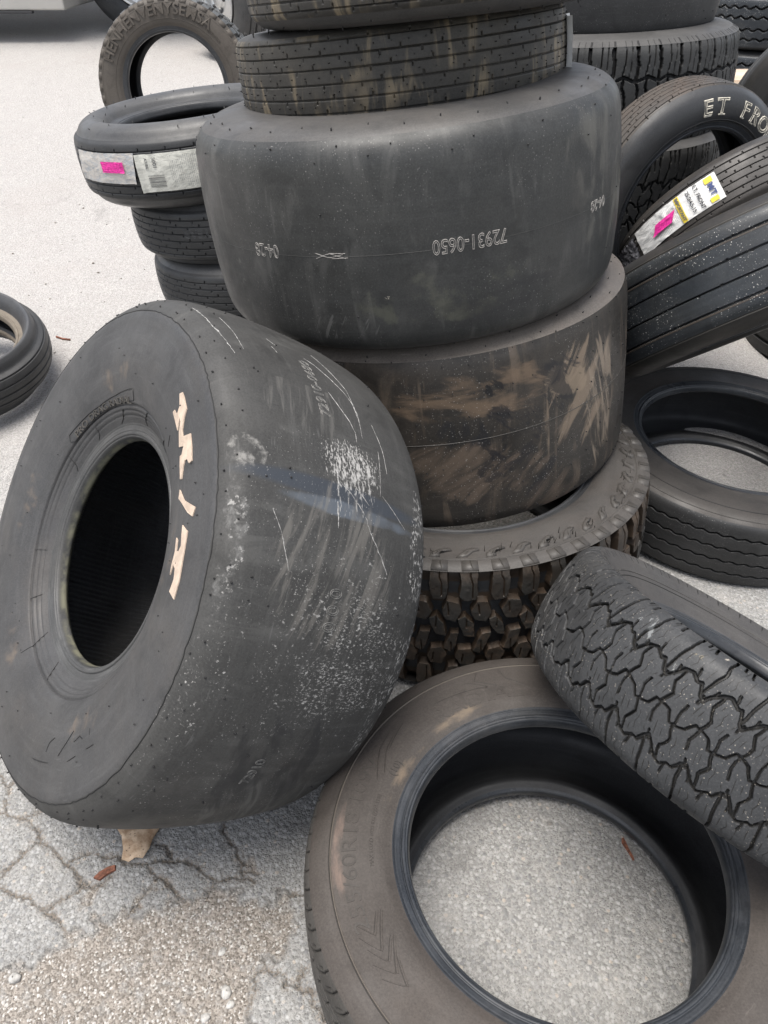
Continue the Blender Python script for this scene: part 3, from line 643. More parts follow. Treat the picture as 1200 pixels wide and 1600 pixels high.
# mud tyre on the ground
half = [([(.10, .182), (.10, .106), (.20, .092), (.60, .092), (.68, .106), (.68, .182)], 1.0),
        ([(.62, .089), (.46, .066), (.60, .040), (1.00, .036), (1.18, .060), (1.04, .087)], .95),
        ([(.05, .044), (.28, -.004), (.64, -.006), (.54, .030), (.32, .053)], 1.0)]
lugs = half+[([(u+.5, -v) for u, v in p], f) for p, f in half]
sip = [([(.42, .19), (.42, .15), (.50, .135), (.50, .10)], .002, .004), ([(.70, .08), (.74, .055)], .002, .004), ([(.34, .05), (.32, .02)], .002, .004)]
sip = sip+mirror(sip)
mT5 = rubber('mud_tyre_rubber', (.045, .044, .042), (.085, .082, .078), dust=(.26, .165, .10), dust_amt=.75, rough=.55, streak=.1, seed=14, groove_col=(.075, .052, .036), scuff=.2, zones=[z_noise_patch((.458*5.0, -.02), (.6, .11), (.12, .082, .056), (.44, .64), 40, .5, soft=.4)])
mT5s = rubber('mud_tyre_side_rubber', (.085, .08, .078), (.125, .118, .115), dust=(.18, .15, .125), dust_amt=.45, rough=.55, seed=15, edge_col=(.12, .113, .108), groove_col=(.05, .045, .04))
T5 = Tyre('T5', 'mud_tyre', 'mud tyre with deep chunky lugs lying on the ground under the central stack', dict(tread=mT5, side=mT5s, bead=BEAD, liner=LINER), GM, T=dict(TP['T5'], sharp=1, rb=.302), nth=2000, nv=210, ns=70,
          tread=pat_lugs(TP['T5']['R'], 46, lugs, .019, .0016, sip))
pr = T5.pr; R5 = TP['T5']['R']; p5 = 2*np.pi*R5/46
# raised biters on the sidewall
blocks = Part()
for k in range(23):
    t0 = k*2*np.pi/23
    for poly in ([(-.004, .197), (.020, .199), (.034, .214), (.050, .219), (.040, .226), (.018, .221), (.006, .208)], [(.060, .196), (.082, .198), (.076, .206), (.094, .214), (.108, .218), (.098, .226), (.074, .217), (.060, .206)]):
        a = np.array(poly); th = t0+a[:, 0]/R5*1.05
        c = a.mean(0); n = len(a)
        rows = [pr.pt(t0+(c[0]+(a[:, 0]-c[0])*f)/R5*1.05, c[1]+(a[:, 1]-c[1])*f, h) for f, h in ((1, -.001), (.93, .0042), (.45, .0045), (.02, .0045))]
        V = np.stack(rows, 1).reshape(-1, 3); q = grid_quads(n, 4, True)
        ar = sum(a[i][0]*a[(i+1) % n][1]-a[(i+1) % n][0]*a[i][1] for i in range(n))
        T5.sides[0].add(V, q[:, ::-1] if ar > 0 else q, None, .0003)
        strip(T5.sides[0], pr, [(t0+(c[0]-.006)/R5, c[1]-.009), (t0+c[0]/R5, c[1]), (t0+(c[0]+.004)/R5, c[1]+.004)], .0016, .0052, True, dv=-.006)
ring(T5.sides[0], pr, .1925, .0028, .0014, 300, .0005)
# side faces of the shoulder lugs
for k in range(46):
    t0 = k*p5/R5
    rows = []
    q0, q1 = .12*p5/R5, .70*p5/R5
    for p_, h in ((.1885, -.001), (.187, .003), (.164, .0045), (.1615, -.002)):
        rows.append(np.stack([pr.pt(t0+q0+(q1-q0)*f, p_, h if 0 < j < 3 else -.002) for j, f in enumerate((0, .04, .96, 1))]))
    V = np.stack(rows, 1).reshape(-1, 3); T5.sides[0].add(V, grid_quads(4, 4, False), None, .0003)
    strip(T5.sides[0], pr, [(t0+.42*p5/R5, .186), (t0+.42*p5/R5, .178), (t0+.50*p5/R5, .172), (t0+.50*p5/R5, .165)], .0018, .005, False, dv=-.006)
nubs(T5.sides[0], pr, [(rng.random()*6.283, .195+rng.random()*.03) for _ in range(160)], .0008, .011)
T5.finish()

rib_T = [.061, .040, .020, -.002, -.024, -.046, -.060]
mT2 = rubber('ribbed_tyre_rubber', (.050, .047, .043), (.088, .083, .075), dust=(.17, .145, .10), dust_amt=.45, rough=.5, streak=.35, seed=16, groove_col=(.022, .021, .020), smear=(.24, .19, .12), smear_amt=.8, scuff=.3)
mT2s = rubber('ribbed_tyre_side_rubber', (.07, .068, .066), (.105, .10, .097), dust=(.16, .14, .12), dust_amt=.4, rough=.48, seed=17)
dT2 = dict(tread=mT2, side=mT2s, bead=BEAD, liner=LINER)
def ribbed(key, name, label, mats, group=None, T=None, vs=None, nth=1300, nv=150, **k):
    t = dict(TP[key]) if T is None else T; pr = Prof(t); vs = [v*pr.psh/.0715 for v in (vs or rib_T)]
    a = dict(w=.0016, d=.0030, pitch=.070, sipe=.0075, sw=.0021); a.update(k)
    return Tyre(key, name, label, mats, group, t, nth=nth, nv=nv, tread=pat_ribs(pr, vs, **a))
T2 = ribbed('T2', 'ribbed_tyre', 'ribbed tyre with brown rain stains, second from top of the tall central stack', dT2, GM)
nubs(T2.tread, T2.pr, [(k/70*6.283+.02*j, (.052, .03, .009, -.013, -.035, -.054)[j]) for k in range(70) for j in range(6)], .0009, .0028)
nubs(T2.sides[0], T2.pr, [(k/36*6.283, .085+.008*(k % 3)) for k in range(36)], .001, .006)
T2.finish()
PAPER_EDGE = plain('white_paper', (.80, .80, .78), .6, .05)
patch(T2.pr, 5.98, 6.30, .046, -.052, 'paper_label', PAPER_EDGE, T2.root, T2.loc, curl=.02, seed=4)
T1 = ribbed('T1', 'ribbed_tyre', 'topmost ribbed tyre of the tall central stack, cut by the upper picture edge', dict(tread=mT2, side=mT3s, bead=BEAD, liner=LINER), GM)
nubs(T1.sides[1], T1.pr, [(k/30*6.283, -.09-.01*(k % 3)) for k in range(30)], .001, .005)
T1.finish()

# ------------------------------------------------------------------ small stack at the left
GC = 'ribbed tyres of the small left stack'
mC = rubber('left_stack_rubber', (.046, .048, .052), (.074, .077, .083), dust=(.12, .115, .11), dust_amt=.3, rough=.5, streak=.3, seed=18, groove_col=(.012, .012, .013))
mCs = rubber('left_stack_side_rubber', (.085, .088, .096), (.13, .133, .14), dust=(.19, .18, .165), dust_amt=.45, rough=.42, seed=19)
dC = dict(tread=mC, side=mCs, bead=BEAD, liner=LINER)
rib_C = [.045, .028, .009, -.010, -.030, -.048]
C1 = ribbed('C1', 'ribbed_tyre', 'ribbed tyre with two paper labels and a pink tag atop the small left stack', dC, GC, vs=rib_C)
nubs(C1.sides[0], C1.pr, [(k/26*6.283, .10+.02*(k % 4)) for k in range(40)], .001, .005); C1.finish()
def stacked(key, src, lab, x, y, z, R):
    T = dict(TP[src], x=x, y=y, z=z, R=R); T['W'] = .175; T['bo'] = .45
    t = ribbed(src, 'ribbed_tyre', lab, dC, GC, T=T, vs=rib_C); t.finish(); return t
C2 = stacked('C2', 'C2', 'plain ribbed tyre directly under the labelled tyre of the small left stack', TP['C2']['x'], TP['C2']['y'], TP['C2']['z'], TP['C2']['R'])
C3 = stacked('C3', 'C3', 'plain ribbed tyre, lowest one showing in the left stack just above the leaning slick', TP['C3']['x'], TP['C3']['y'], TP['C3']['z'], TP['C3']['R'])
for z_, lab in ((.362, 'ribbed tyre hidden behind the leaning slick, second from ground in the left stack'), (.188, 'ribbed tyre hidden behind the leaning slick, on the ground under the left stack')):
    t = Tyre('C3', 'ribbed_tyre', lab, dC, GC, T=dict(TP['C3'], x=-.335+.1*(.362-z_), y=2.31, z=z_, R=.315, W=.172, bo=.45), nth=160, nv=20, ns=12); t.finish()
text_on(C2.pr, 'GYEAR', .030, 4.50, .012, 'cw', 'moulded_lettering', plain('faint_mould_letter', (.085, .087, .09), .7, .2), C2.root, C2.loc, outline=.0006, squeeze=1.1)

def label_mat(name, paper, stains=(.55, .53, .48), amt=.4, lines=0, u0=.0, u1=1.0, ink=(.22, .22, .22)):
    s = M(name); uv = s.coord('UV'); n = s.noise(s.scale(uv, (9, 5, 1)), 1.0, 5, .6, 1.5)
    c = s.mix(s.math('MULTIPLY', s.ramp(n, .45, .62), amt), paper, stains)
    if lines:                                             # rows of tiny print
        sx = s.n('ShaderNodeSeparateXYZ'); s.l(uv, sx.inputs[0])
        ln = s.math('FRACT', s.math('MULTIPLY', sx.outputs[0], lines)); on = s.math('LESS_THAN', ln, .45)
        words = s.ramp(s.noise(s.scale(uv, (lines, 60, 1)), 1.0, 1), .42, .50)
        zone = s.math('MULTIPLY', s.math('GREATER_THAN', sx.outputs[0], u0), s.math('LESS_THAN', sx.outputs[0], u1))
        blk = s.math('GREATER_THAN', s.noise(s.scale(uv, (5, 3, 1)), 1.0, 0), .40)
        edge = s.math('MULTIPLY', s.math('GREATER_THAN', sx.outputs[1], .08), s.math('LESS_THAN', sx.outputs[1], .92))
        k = on
        for q in (words, zone, blk, edge): k = s.math('MULTIPLY', k, q)
        c = s.mix(s.math('MULTIPLY', k, .55), c, ink)
    nm = s.bump(s.noise(s.scale(uv, (14, 9, 1)), 1.0, 4, .6, 2.0), .5, .003)
    return s.done(c, .5, nm)
INK = plain('printed_ink', (.02, .02, .025), .6, .05); PINK = label_mat('pink_tag_paper', (.80, .035, .34), (.62, .02, .24), .5, 7, 0, 1, (.45, .01, .17))
YEL = plain('yellow_label_ink', (.75, .58, .05), .6, .1); INKG = plain('grey_printed_ink', (.12, .12, .12), .6, .1); BLUEINK = plain('blue_printed_ink', (.03, .05, .16), .6, .1)
pr = C1.pr
foil = label_mat('foil_label_paper', (.50, .47, .43), (.30, .33, .36), .7)
paper = label_mat('printed_label_paper', (.66, .65, .58), (.42, .41, .36), .45, 46, .38, .97)
lab = patch(pr, 3.74, 4.43, .046, -.024, 'paper_label', foil, C1.root, C1.loc, wrinkle=.0016, seed=2, curl=.004, skew=-.03)
patch(pr, 4.10, 4.335, .027, .002, 'price_tag', PINK, lab, (0, 0, 0), lift=.0045, wrinkle=.0016, seed=8)
lab2 = patch(pr, 4.455, 5.12, .042, -.045, 'printed_label', paper, C1.root, C1.loc, wrinkle=.0012, seed=5, curl=.01)
text_on(pr, '3001', .013, 4.60, .022, 'axr', 'printed_text', INKG, lab2, (0, 0, 0), .0002, lift=.0034)
text_on(pr, 'A7/86', .010, 4.535, .022, 'axr', 'printed_text', INKG, lab2, (0, 0, 0), .0002, lift=.0034)
bars = Part()
for k, w_ in enumerate((2, 1, 1, 3, 1, 2, 1, 1, 2, 3, 1, 1, 2, 1, 3, 1, 2)):
    y0 = -.006-.0017*k; th_ = np.array([4.53, 4.53, 4.66, 4.66]); pp_ = np.array([y0, y0-.00042*w_, y0-.00042*w_, y0])
    bars.add(pr.pt(th_, pp_, .0036), [(0, 1, 2, 3)])
bars.build('barcode', INKG, lab2, (0, 0, 0))

# ------------------------------------------------------------------ tyre lying at the left edge
rib_L = [.05, .025, 0, -.025, -.05]
mLs = rubber('left_edge_side_rubber', (.085, .088, .10), (.125, .13, .142), dust=(.2, .19, .17), dust_amt=.4, rough=.45, seed=20)
mLb = rubber('tan_bead_rubber', (.20, .165, .13), (.30, .26, .215), dust=(.3, .26, .2), dust_amt=.4, rough=.6, seed=21)
L1 = ribbed('L', 'ribbed_tyre', 'ribbed tyre with a tan rim edge lying alone on the pale ground at far left', dict(tread=mC, side=mLs, bead=mLb, liner=LINER), vs=rib_L, sipe=0, w=.005); L1.finish()

# ------------------------------------------------------------------ brown tyre standing behind the left stack
shl = [([(.10, .135), (.10, .06), (.8, .07), (.8, .135)], 1.0), ([(.0, .05), (.0, .0), (.6, .01), (.6, .055)], 1.0), ([(.55, .05), (.7, .0), (1.0, .0), (.9, .05)], .9)]
shl = shl+[([(u+.5, -v) for u, v in p], f) for p, f in shl]
mK = rubber('standing_tread_rubber', (.105, .115, .13), (.16, .175, .19), dust=(.22, .2, .18), dust_amt=.3, rough=.55, seed=22, groove_col=(.05, .05, .05))
mKs = rubber('standing_side_rubber', (.115, .10, .088), (.16, .142, .125), dust=(.21, .175, .145), dust_amt=.5, rough=.65, seed=23, edge_col=(.15, .13, .11))
TK = dict(TP['K'], sharp=1); prK = Prof(TK)
K1 = Tyre('K', 'all_terrain_tyre', 'brownish tyre with big raised letters standing upright behind the small left stack', dict(tread=mK, side=mKs, bead=BEAD, liner=LINER), T=TK, nth=900, nv=90, ns=40, tread=pat_lugs(TK['R'], 46, shl, .011, .003))
pk = 2*np.pi/46
for k in range(46):
    rows = []; t0 = k*pk
    for p_, h in ((.142, -.001), (.138, .004), (.122, .005), (.1165, -.002)): rows.append(np.stack([K1.pr.pt(t0+pk*(.10+.70*f), p_, h if 0 < j < 3 else -.002) for j, f in enumerate((0, .06, .94, 1))]))
    K1.sides[0].add(np.stack(rows, 1).reshape(-1, 3), grid_quads(4, 4, False), None, .0)
ring(K1.sides[0], K1.pr, .212, .003, .0016); ring(K1.sides[0], K1.pr, .1475, .002, .001)
K1.finish()
mKl = rubber('raised_letter_rubber', (.125, .108, .094), (.17, .15, .13), dust=(.22, .185, .155), dust_amt=.5, rough=.7, seed=24)
text_on(K1.pr, 'HENHENVENYSEMSA', .064, 3.42, .173, 'cw', 'raised_lettering', mKl, K1.root, K1.loc, .0065, bold=.0012, squeeze=1.05)
text_on(K1.pr, 'ROUGH TERRAIN', .018, 2.55, .196, 'cw', 'raised_lettering', mKl, K1.root, K1.loc, .002, squeeze=1.3)

# ------------------------------------------------------------------ right-hand heap
GR = 'tyres of the stack behind the right-hand heap'
mR0 = rubber('right_slick_rubber', (.052, .054, .058), (.076, .079, .084), dust=(.12, .115, .11), dust_amt=.3, rough=.5, seed=25, speck=.3)
R0 = Tyre('R0', 'slick_tyre', 'smooth wide tyre on top of the right rear stack at the upper edge', dict(tread=mR0, side=mT3s, bead=BEAD, liner=LINER), GR, nth=240, nv=40, T=dict(TP['R0'], sd=.03))
nubs(R0.tread, R0.pr, [(rng.random()*6.283, -.12+.2*rng.random()) for _ in range(60)], .0016, .0025); ring(R0.tread, R0.pr, .02, .002, .0005, 240, .0004); R0.finish()
lat = [([(0, .044), (.5, .056), (1, .044)], .008, .009), ([(0, .044), (.06, .085), (-.02, .11), (0, .16)], .0085, .011), ([(.42, .058), (.5, .09), (.46, .16)], .0026, .006), ([(.70, .052), (.76, .10), (.74, .16)], .0022, .004),
       ([(.5, .056), (.45, .03), (.62, .0)], .007, .010), ([(0, .044), (.15, .02), (.12, .0)], .006, .009)]
lat = lat+mirror(lat)
mR1 = rubber('right_tread_rubber', (.066, .068, .07), (.10, .103, .106), dust=(.15, .145, .14), dust_amt=.35, rough=.62, seed=26, groove_col=(.022, .022, .023))
mR1s = rubber('right_side_rubber', (.085, .085, .088), (.125, .124, .125), dust=(.17, .165, .16), dust_amt=.4, rough=.6, seed=27)
dR = dict(tread=mR1, side=mR1s, bead=BEAD, liner=LINER)
R1 = Tyre('R1', 'all_terrain_tyre', 'all terrain tyre with sideways shoulder cuts under the smooth wide tyre at upper right', dR, GR, T=dict(TP['R1'], sharp=1), nth=1000, nv=110, ns=30, tread=pat_lines(TP['R1']['R'], 42, lat, .003))
for k in range(42):
    t0 = k*2*np.pi/42
    for f, w_ in ((0, .007), (.46, .002), (.74, .0018)): strip(R1.sides[0], R1.pr, [(t0+f*2*np.pi/42, R1.pr.psh-.001), (t0+(f+.02)*2*np.pi/42, R1.pr.psh+.022)], w_, .0006, False, dv=-.006)
R1.finish()
R2 = Tyre('R2', 'all_terrain_tyre', 'tyre with worn angular blocks seen through the hole of the white-lettered tyre', dR, GR, T=dict(TP['R2'], z=.655, W=.30, TW=.285, sharp=1, sd=.008), nth=1000, nv=120, tread=pat_lines(TP['R2']['R'], 40, [l for l in at_lines(1.0, .17) if l[1] > .003]+[([(.72, .075), (.80, .17)], .0025, .006), ([(.48, .09), (.55, .17)], .0025, .006)], .004)); R2.finish()
R3 = Tyre('R2', 'ribbed_tyre', 'plain tyre on the ground under the right rear stack, glimpsed beside the tall stack', dR, GR, T=dict(TP['R2'], z=.295, W=.33, R=TP['R2']['R']*1.02), nth=300, nv=60, tread=pat_ribs(Prof(TP['R2']), [-.07, -.025, .025, .07], .006, .008, sipe=0)); R3.finish()

GH = 'tyres of the leaning right-hand heap'
mET = rubber('white_letter_tyre_rubber', (.05, .052, .057), (.082, .085, .092), dust=(.13, .12, .11), dust_amt=.3, rough=.42, seed=28, streak=.25)
mETt = rubber('white_letter_tread_rubber', (.065, .06, .056), (.11, .098, .088), dust=(.20, .13, .09), dust_amt=.6, rough=.55, seed=29, groove_col=(.012, .012, .012))
ET = ribbed('ET', 'ribbed_tyre', 'standing ribbed tyre with outlined white letters on its sidewall, right of the central stack', dict(tread=mETt, side=mET, bead=BEAD_DARK, liner=LINER), GH)
ring(ET.sides[0], ET.pr, .1405, .0026, .0012, 240, .0003); nubs(ET.tread, ET.pr, [(k/50*6.283, .045-.09*(k % 2)) for k in range(50)], .001, .004)
ET.finish()
SERIF = None
for ch, t_ in zip('ETFRONT', (3.245, 3.075, 2.775, 2.62, 2.463, 2.30, 2.15)):
    r0 = float(ET.pr.at(.1085)[0]); sz = .052; v, f = text_geo(ch, sz, 0, 0, .0009); v[:, 0] *= 1.15
    text_on(ET.pr, ch, sz, t_, .1085, 'cw', 'outlined_letter', PALEROLL, ET.root, ET.loc, .0010, outline=.0021, squeeze=1.15)
    text_on(ET.pr, ch, sz*.96, t_, .1085, 'cw', 'outlined_letter_core', mET, ET.root, ET.loc, .0010, squeeze=1.15)
    if ch in 'ETFRNT':                                          # slab serifs
        wq = .030/ .275
        for dp in ((-.0185, .0185) if ch in 'E' else ((.0185,) if ch != 'T' else (.0185,))):
            sp = Part(); strip(sp, ET.pr, [(t_+wq*.40, .1085+dp), (t_-wq*(.40 if ch in 'ET' else .1), .1085+dp)], .0042, .0016, False)
            sp.build('letter_serif', PALEROLL, ET.root, ET.loc)
mMT = rubber('label_tyre_rubber', (.06, .057, .056), (.095, .09, .087), dust=(.15, .125, .11), dust_amt=.4, rough=.5, seed=30, groove_col=(.012, .012, .012))
mMTs = rubber('label_tyre_side_rubber', (.06, .058, .058), (.10, .094, .09), dust=(.17, .14, .12), dust_amt=.4, rough=.48, seed=31)
MT = ribbed('MT', 'ribbed_tyre', 'leaning ribbed tyre with a long white and yellow size label and pink tag', dict(tread=mMT, side=mMTs, bead=BEAD_DARK, liner=LINER), GH, vs=[.05, .03, .01, -.01, -.03, -.05])
MT.finish(); pr = MT.pr
lm = label_mat('size_label_paper', (.72, .72, .70), (.50, .50, .49), .35, 60, .40, .96)
lb = patch(pr, 4.885, 5.63, -.040, .034, 'size_label', lm, MT.root, MT.loc, wrinkle=.0024, seed=3, nu=90)
Hh = .0048
text_on(pr, 'M/T', .019, 4.945, -.002, 'ax', 'printed_logo', BLUEINK, lb, (0, 0, 0), .0002, bold=.0007, lift=Hh)
text_on(pr, 'E.T. FRONT', .0135, 5.045, -.003, 'ax', 'printed_text', INK, lb, (0, 0, 0), .0002, bold=.0002, lift=Hh)
text_on(pr, '25.0/4.5-15', .0130, 5.108, -.003, 'ax', 'printed_text', INK, lb, (0, 0, 0), .0002, bold=.0002, lift=Hh)
for a0, a1, b0, b1 in ((4.915, 4.975, -.036, -.021), (4.925, 4.985, .018, .030), (5.175, 5.215, -.038, .033)):
    patch(pr, a0, a1, b0, b1, 'yellow_print', YEL, lb, (0, 0, 0), lift=.0040, wrinkle=.0004, nu=12, nv=12)
text_on(pr, 'IMPORTANT', .0115, 5.195, -.003, 'ax', 'printed_text', INKG, lb, (0, 0, 0), .0002, bold=.0004, lift=.0054)
tg = patch(pr, 5.255, 5.44, -.012, .012, 'price_tag', PINK, lb, (0, 0, 0), lift=.0058, wrinkle=.002, seed=9, skew=.06, nu=30, nv=14)
patch(pr, 5.66, 5.92, -.036, .036, 'plastic_tape', M('clear_grey_tape').done((.10, .10, .11), .22), MT.root, MT.loc, lift=.002, wrinkle=.006, seed=12)
mBL = rubber('wide_ribbed_rubber', (.038, .046, .058), (.062, .072, .086), dust=(.12, .115, .10), dust_amt=.5, rough=.40, seed=32, groove_col=(.015, .015, .016), speck=1.0, speck_col=(.7, .68, .64), streak=.5, edge_col=(.16, .13, .11))
mBLs = rubber('wide_ribbed_side_rubber', (.028, .027, .026), (.045, .043, .041), dust=(.15, .12, .1), dust_amt=.4, rough=.5, seed=33)
BL = ribbed('BL', 'ribbed_tyre', 'wide bluish ribbed tyre flecked with white, tilted above the flat zigzag-grooved tyre', dict(tread=mBL, side=mBLs, bead=BEAD_DARK, liner=LINER), GH, vs=[.048, .016, -.016, -.046], w=.0030, d=.0048, pitch=.10, sipe=.004, sw=.003)
for p_ in (.048, -.046): ring(BL.tread, BL.pr, p_*BL.pr.psh/.0715+.005, .0045, .0007, 300, .0005)
ring(BL.sides[1], BL.pr, -BL.pr.psh-.004, .003, .0016, 300, .0005); ring(BL.sides[0], BL.pr, BL.pr.psh+.004, .003, .0016, 300, .0005)
BL.finish()

# flat tyre at right
mP = rubber('flat_right_tread_rubber', (.045, .046, .049), (.07, .072, .076), dust=(.10, .095, .085), dust_amt=.3, rough=.55, seed=34, groove_col=(.014, .014, .014), speck=.35)
mPs = rubber('flat_right_side_rubber', (.062, .058, .056), (.098, .093, .09), dust=(.15, .125, .11), dust_amt=.45, rough=.5, seed=35, edge_col=(.12, .118, .115))
P1 = ribbed('P', 'road_tyre', 'black zigzag-grooved road tyre lying flat at the right, ground showing through its hole', dict(tread=mP, side=mPs, bead=BEAD_DARK, liner=LINER), vs=[.042, .014, -.014, -.042], w=.004, d=.008, sipe=0, zig=.0022, pitch=.05)
ring(P1.sides[0], P1.pr, P1.pr.psh+.012, .003, .0012, 300, .0003); ring(P1.sides[0], P1.pr, P1.pr.psh+.042, .0024, .0010, 300, -.006); P1.finish()

# ------------------------------------------------------------------ big tyre lying flat in the foreground
lf = [([(0, .064), (1, .064)], .0040, .007), ([(0, .026), (1, .026)], .008, .008), ([(0, .045), (1, .045)], .002, .004),
      ([(.02, .069), (.50, .085), (.85, .100), (1.0, .114)], .0019, .0045), ([(.52, .069), (.80, .076)], .0015, .003), ([(.30, .090), (.62, .102)], .0015, .003), ([(.1, .030), (.6, .060)], .002, .005)]
lf = lf+mirror(lf)
mF = rubber('front_flat_tread_rubber', (.075, .07, .066), (.11, .104, .098), dust=(.15, .125, .108), dust_amt=.45, rough=.62, seed=36, groove_col=(.016, .016, .016))
zF = [z_noise_patch((.394*3.15, .158), (.30, .022), (.21, .145, .115), (.40, .66), 30, .6, stretch=(.3, 1, 1), soft=.1), z_noise_patch((.394*2.4, .225), (.45, .03), (.20, .15, .10), (.40, .66), 30, .6, stretch=(.3, 1, 1), soft=.1)]
mFs = rubber('front_flat_side_rubber', (.080, .069, .063), (.108, .095, .088), dust=(.14, .112, .093), dust_amt=.45, rough=.62, seed=37, edge_col=(.20, .175, .15), groove_col=(.045, .04, .037), zones=zF, streak=.25)
F1 = Tyre('F', 'road_tyre', 'big brownish road tyre lying flat in the foreground with bare asphalt inside its hole', dict(tread=mF, side=mFs, bead=BEAD_DARK, liner=LINER), nth=1300, nv=150, ns=60, tread=pat_lines(TP['F']['R'], 84, lf, .0015))
pr = F1.pr
ring(F1.sides[0], pr, .1475, .0022, .0018, 400, .0006); ring(F1.sides[0], pr, .1455, .0020, .0010, 400, -.004)
for L in ([(3.49, .1666), (3.563, .1868), (3.469, .2001)], [(3.548, .1664), (3.636, .1864), (3.468, .2074)], [(3.606, .1708), (3.69, .1877), (3.594, .2064)], [(3.664, .1681), (3.748, .1883), (3.599, .2108)], [(3.73, .1696), (3.813, .1897), (3.682, .2017)],
          [(1.958, .1664), (1.845, .1879), (2.185, .1803)], [(1.864, .1483), (1.906, .1699), (1.753, .1967)], [(1.75, .1519), (1.731, .175), (1.597, .2005)], [(2.767, .1958), (2.599, .1738), (2.486, .1678)], [(2.717, .2017), (2.581, .1839), (2.485, .1772)], [(2.574, .1873), (2.393, .1737)]):
    strip(F1.sides[0], pr, L, .0018, .0005, True, dv=-.0030)
    strip(F1.sides[0], pr, [(a+.008, b+.0022) for a, b in L], .0011, .0006, True, dv=.00012)
F1.finish()
mFl = rubber('size_letter_rubber', (.066, .059, .054), (.088, .079, .073), dust=(.14, .112, .093), seed=38, rough=.6)
text_on(pr, '255/60R18 109V', .031, 3.10, .1765, 'cw', 'raised_lettering', mFl, F1.root, F1.loc, .0007, squeeze=1.35)
text_on(pr, 'MAX LOAD 1030 KG (2271 LBS)', .0085, 3.05, .2085, 'cw', 'raised_lettering', mFl, F1.root, F1.loc, .0007)
text_on(pr, '(10)', .018, 2.66, .214, 'cw', 'raised_lettering', mFl, F1.root, F1.loc, .0010)
text_on(pr, 'RADIAL', .040, 1.95, .206, 'cw', 'raised_lettering', mFs, F1.root, F1.loc, .0006, squeeze=1.3)

# ------------------------------------------------------------------ all-terrain tyre leaning on it
zA = [z_noise_patch((.378*3.33, .075), (.06, .05), (.24, .25, .25), (.50, .60), 90, .6, stretch=(1, .4, 1), soft=.1), z_noise_patch((.378*3.50, .052), (.018, .03), (.34, .35, .33), (.5, .6), 90, .6, stretch=(1, .4, 1), soft=.1),
      z_noise_patch((.378*3.63, .108), (.02, .012), (.40, .36, .30), (.5, .6), 120, .7, soft=.1), z_noise_patch((.378*3.55, .085), (.04, .015), (.22, .18, .10), (.5, .6), 120, .5, soft=.1)]
mA = rubber('leaning_tread_rubber', (.054, .057, .063), (.083, .087, .095), dust=(.14, .128, .112), dust_amt=.35, rough=.58, seed=39, groove_col=(.028, .027, .026), zones=zA, speck=.55, speck_col=(.40, .36, .30), streak=.05, bump=.45)
mAs = rubber('leaning_side_rubber', (.085, .083, .086), (.125, .121, .122), dust=(.16, .14, .125), dust_amt=.45, rough=.58, seed=40, groove_col=(.04, .04, .04))
A1 = Tyre('AT', 'all_terrain_tyre', 'all terrain tyre with hexagonal blocks propped at a slant on the foreground tyre', dict(tread=mA, side=mAs, bead=BEAD_DARK, liner=LINER), nth=2100, nv=250, ns=40, tread=pat_lines(TP['AT']['R'], 40, [(q, w_*.80, d_*.9) for q, w_, d_ in at_lines(1.0, .135) if w_ > .003], .004))
pr = A1.pr; pA = 2*np.pi*TP['AT']['R']/40
for pts, w_, d_ in at_lines(1.0, .135):
    if w_ > .003: continue
    for k in range(40):
        if .2 < ((k+.5)/40*2*np.pi) < 1.6: continue          # the far side never shows
        jx, jy = rng.normal()*.0012, rng.normal()*.0012
        strip(A1.tread, pr, [((k+u_)*pA/TP['AT']['R']+jx/TP['AT']['R'], v_+jy) for u_, v_ in pts], .00135, .00035, True, .25, dv=-.006)
for k in range(40):
    t0 = k*2*np.pi/40
    for f_, w_, l_ in ((.25, .0048, .016), (.73, .0042, .020), (.50, .003, .010)): strip(A1.sides[0], pr, [(t0+f_*2*np.pi/40, pr.psh-.003), (t0+(f_-.01)*2*np.pi/40, pr.psh+l_)], w_, .0006, True, .1, dv=-.005)
ring(A1.sides[0], pr, .165, .0026, .0014, 300, .0003); ring(A1.sides[0], pr, .176, .0020, .0010, 300, -.005)
nubs(A1.beads[0], pr, [(2.9+k*.045+rng.normal()*.01, pr.pend-.001) for k in range(46)], .0008, .013, -.002)
nubs(A1.sides[0], pr, [(2.5+rng.random()*2, .15+.1*rng.random()) for _ in range(60)], .0008, .007, -.002)
A1.finish()
text_on(pr, 'B A', .030, 3.70, .188, 'cw', 'raised_lettering', mAs, A1.root, A1.loc, .0012)

# ------------------------------------------------------------------ more tyres at the right edge
def simple(key, name, label, mats, c, n, R, W, rb, group=None, pat=None, nth=300, nv=40, **k):
    n = np.array(n, float); n /= np.linalg.norm(n)
    T = dict(x=c[0], y=c[1], z=c[2], R=R, W=W, rb=rb, TW=W*.84, sd=.012, bo=.45, tilt=math.acos(n[2]), az=math.atan2(n[1], n[0])); T.update(k)
    t = Tyre(key, name, label, mats, group, T, nth=nth, nv=nv, tread=pat(Prof(T)) if pat else None); t.finish(); return t
GX = 'tyres in the background at the upper right'
simple('RB', 'all_terrain_tyre', 'small-block tyre half hidden directly behind the sideways-cut tyre at upper right', dR, (1.13, 3.86, .775), (-.05, .02, 1), .385, .27, .22, GX, lambda p: pat_lines(.385, 40, [l for l in lat if l[1] > .003], .003), 700, 80)
simple('RB', 'all_terrain_tyre', 'lower small-block tyre behind the sideways-cut tyre at upper right', dR, (1.12, 3.87, .50), (-.03, .02, 1), .38, .27, .22, GX, lambda p: pat_lines(.38, 40, [l for l in lat if l[1] > .003], .003), 500, 60)
dRR = dict(tread=mBL, side=mR0, bead=BEAD_DARK, liner=LINER)
zig = lambda p: pat_ribs(p, [.075, .028, -.028, -.075], .007, .010, sipe=0, zig=.006, pitch=.09)
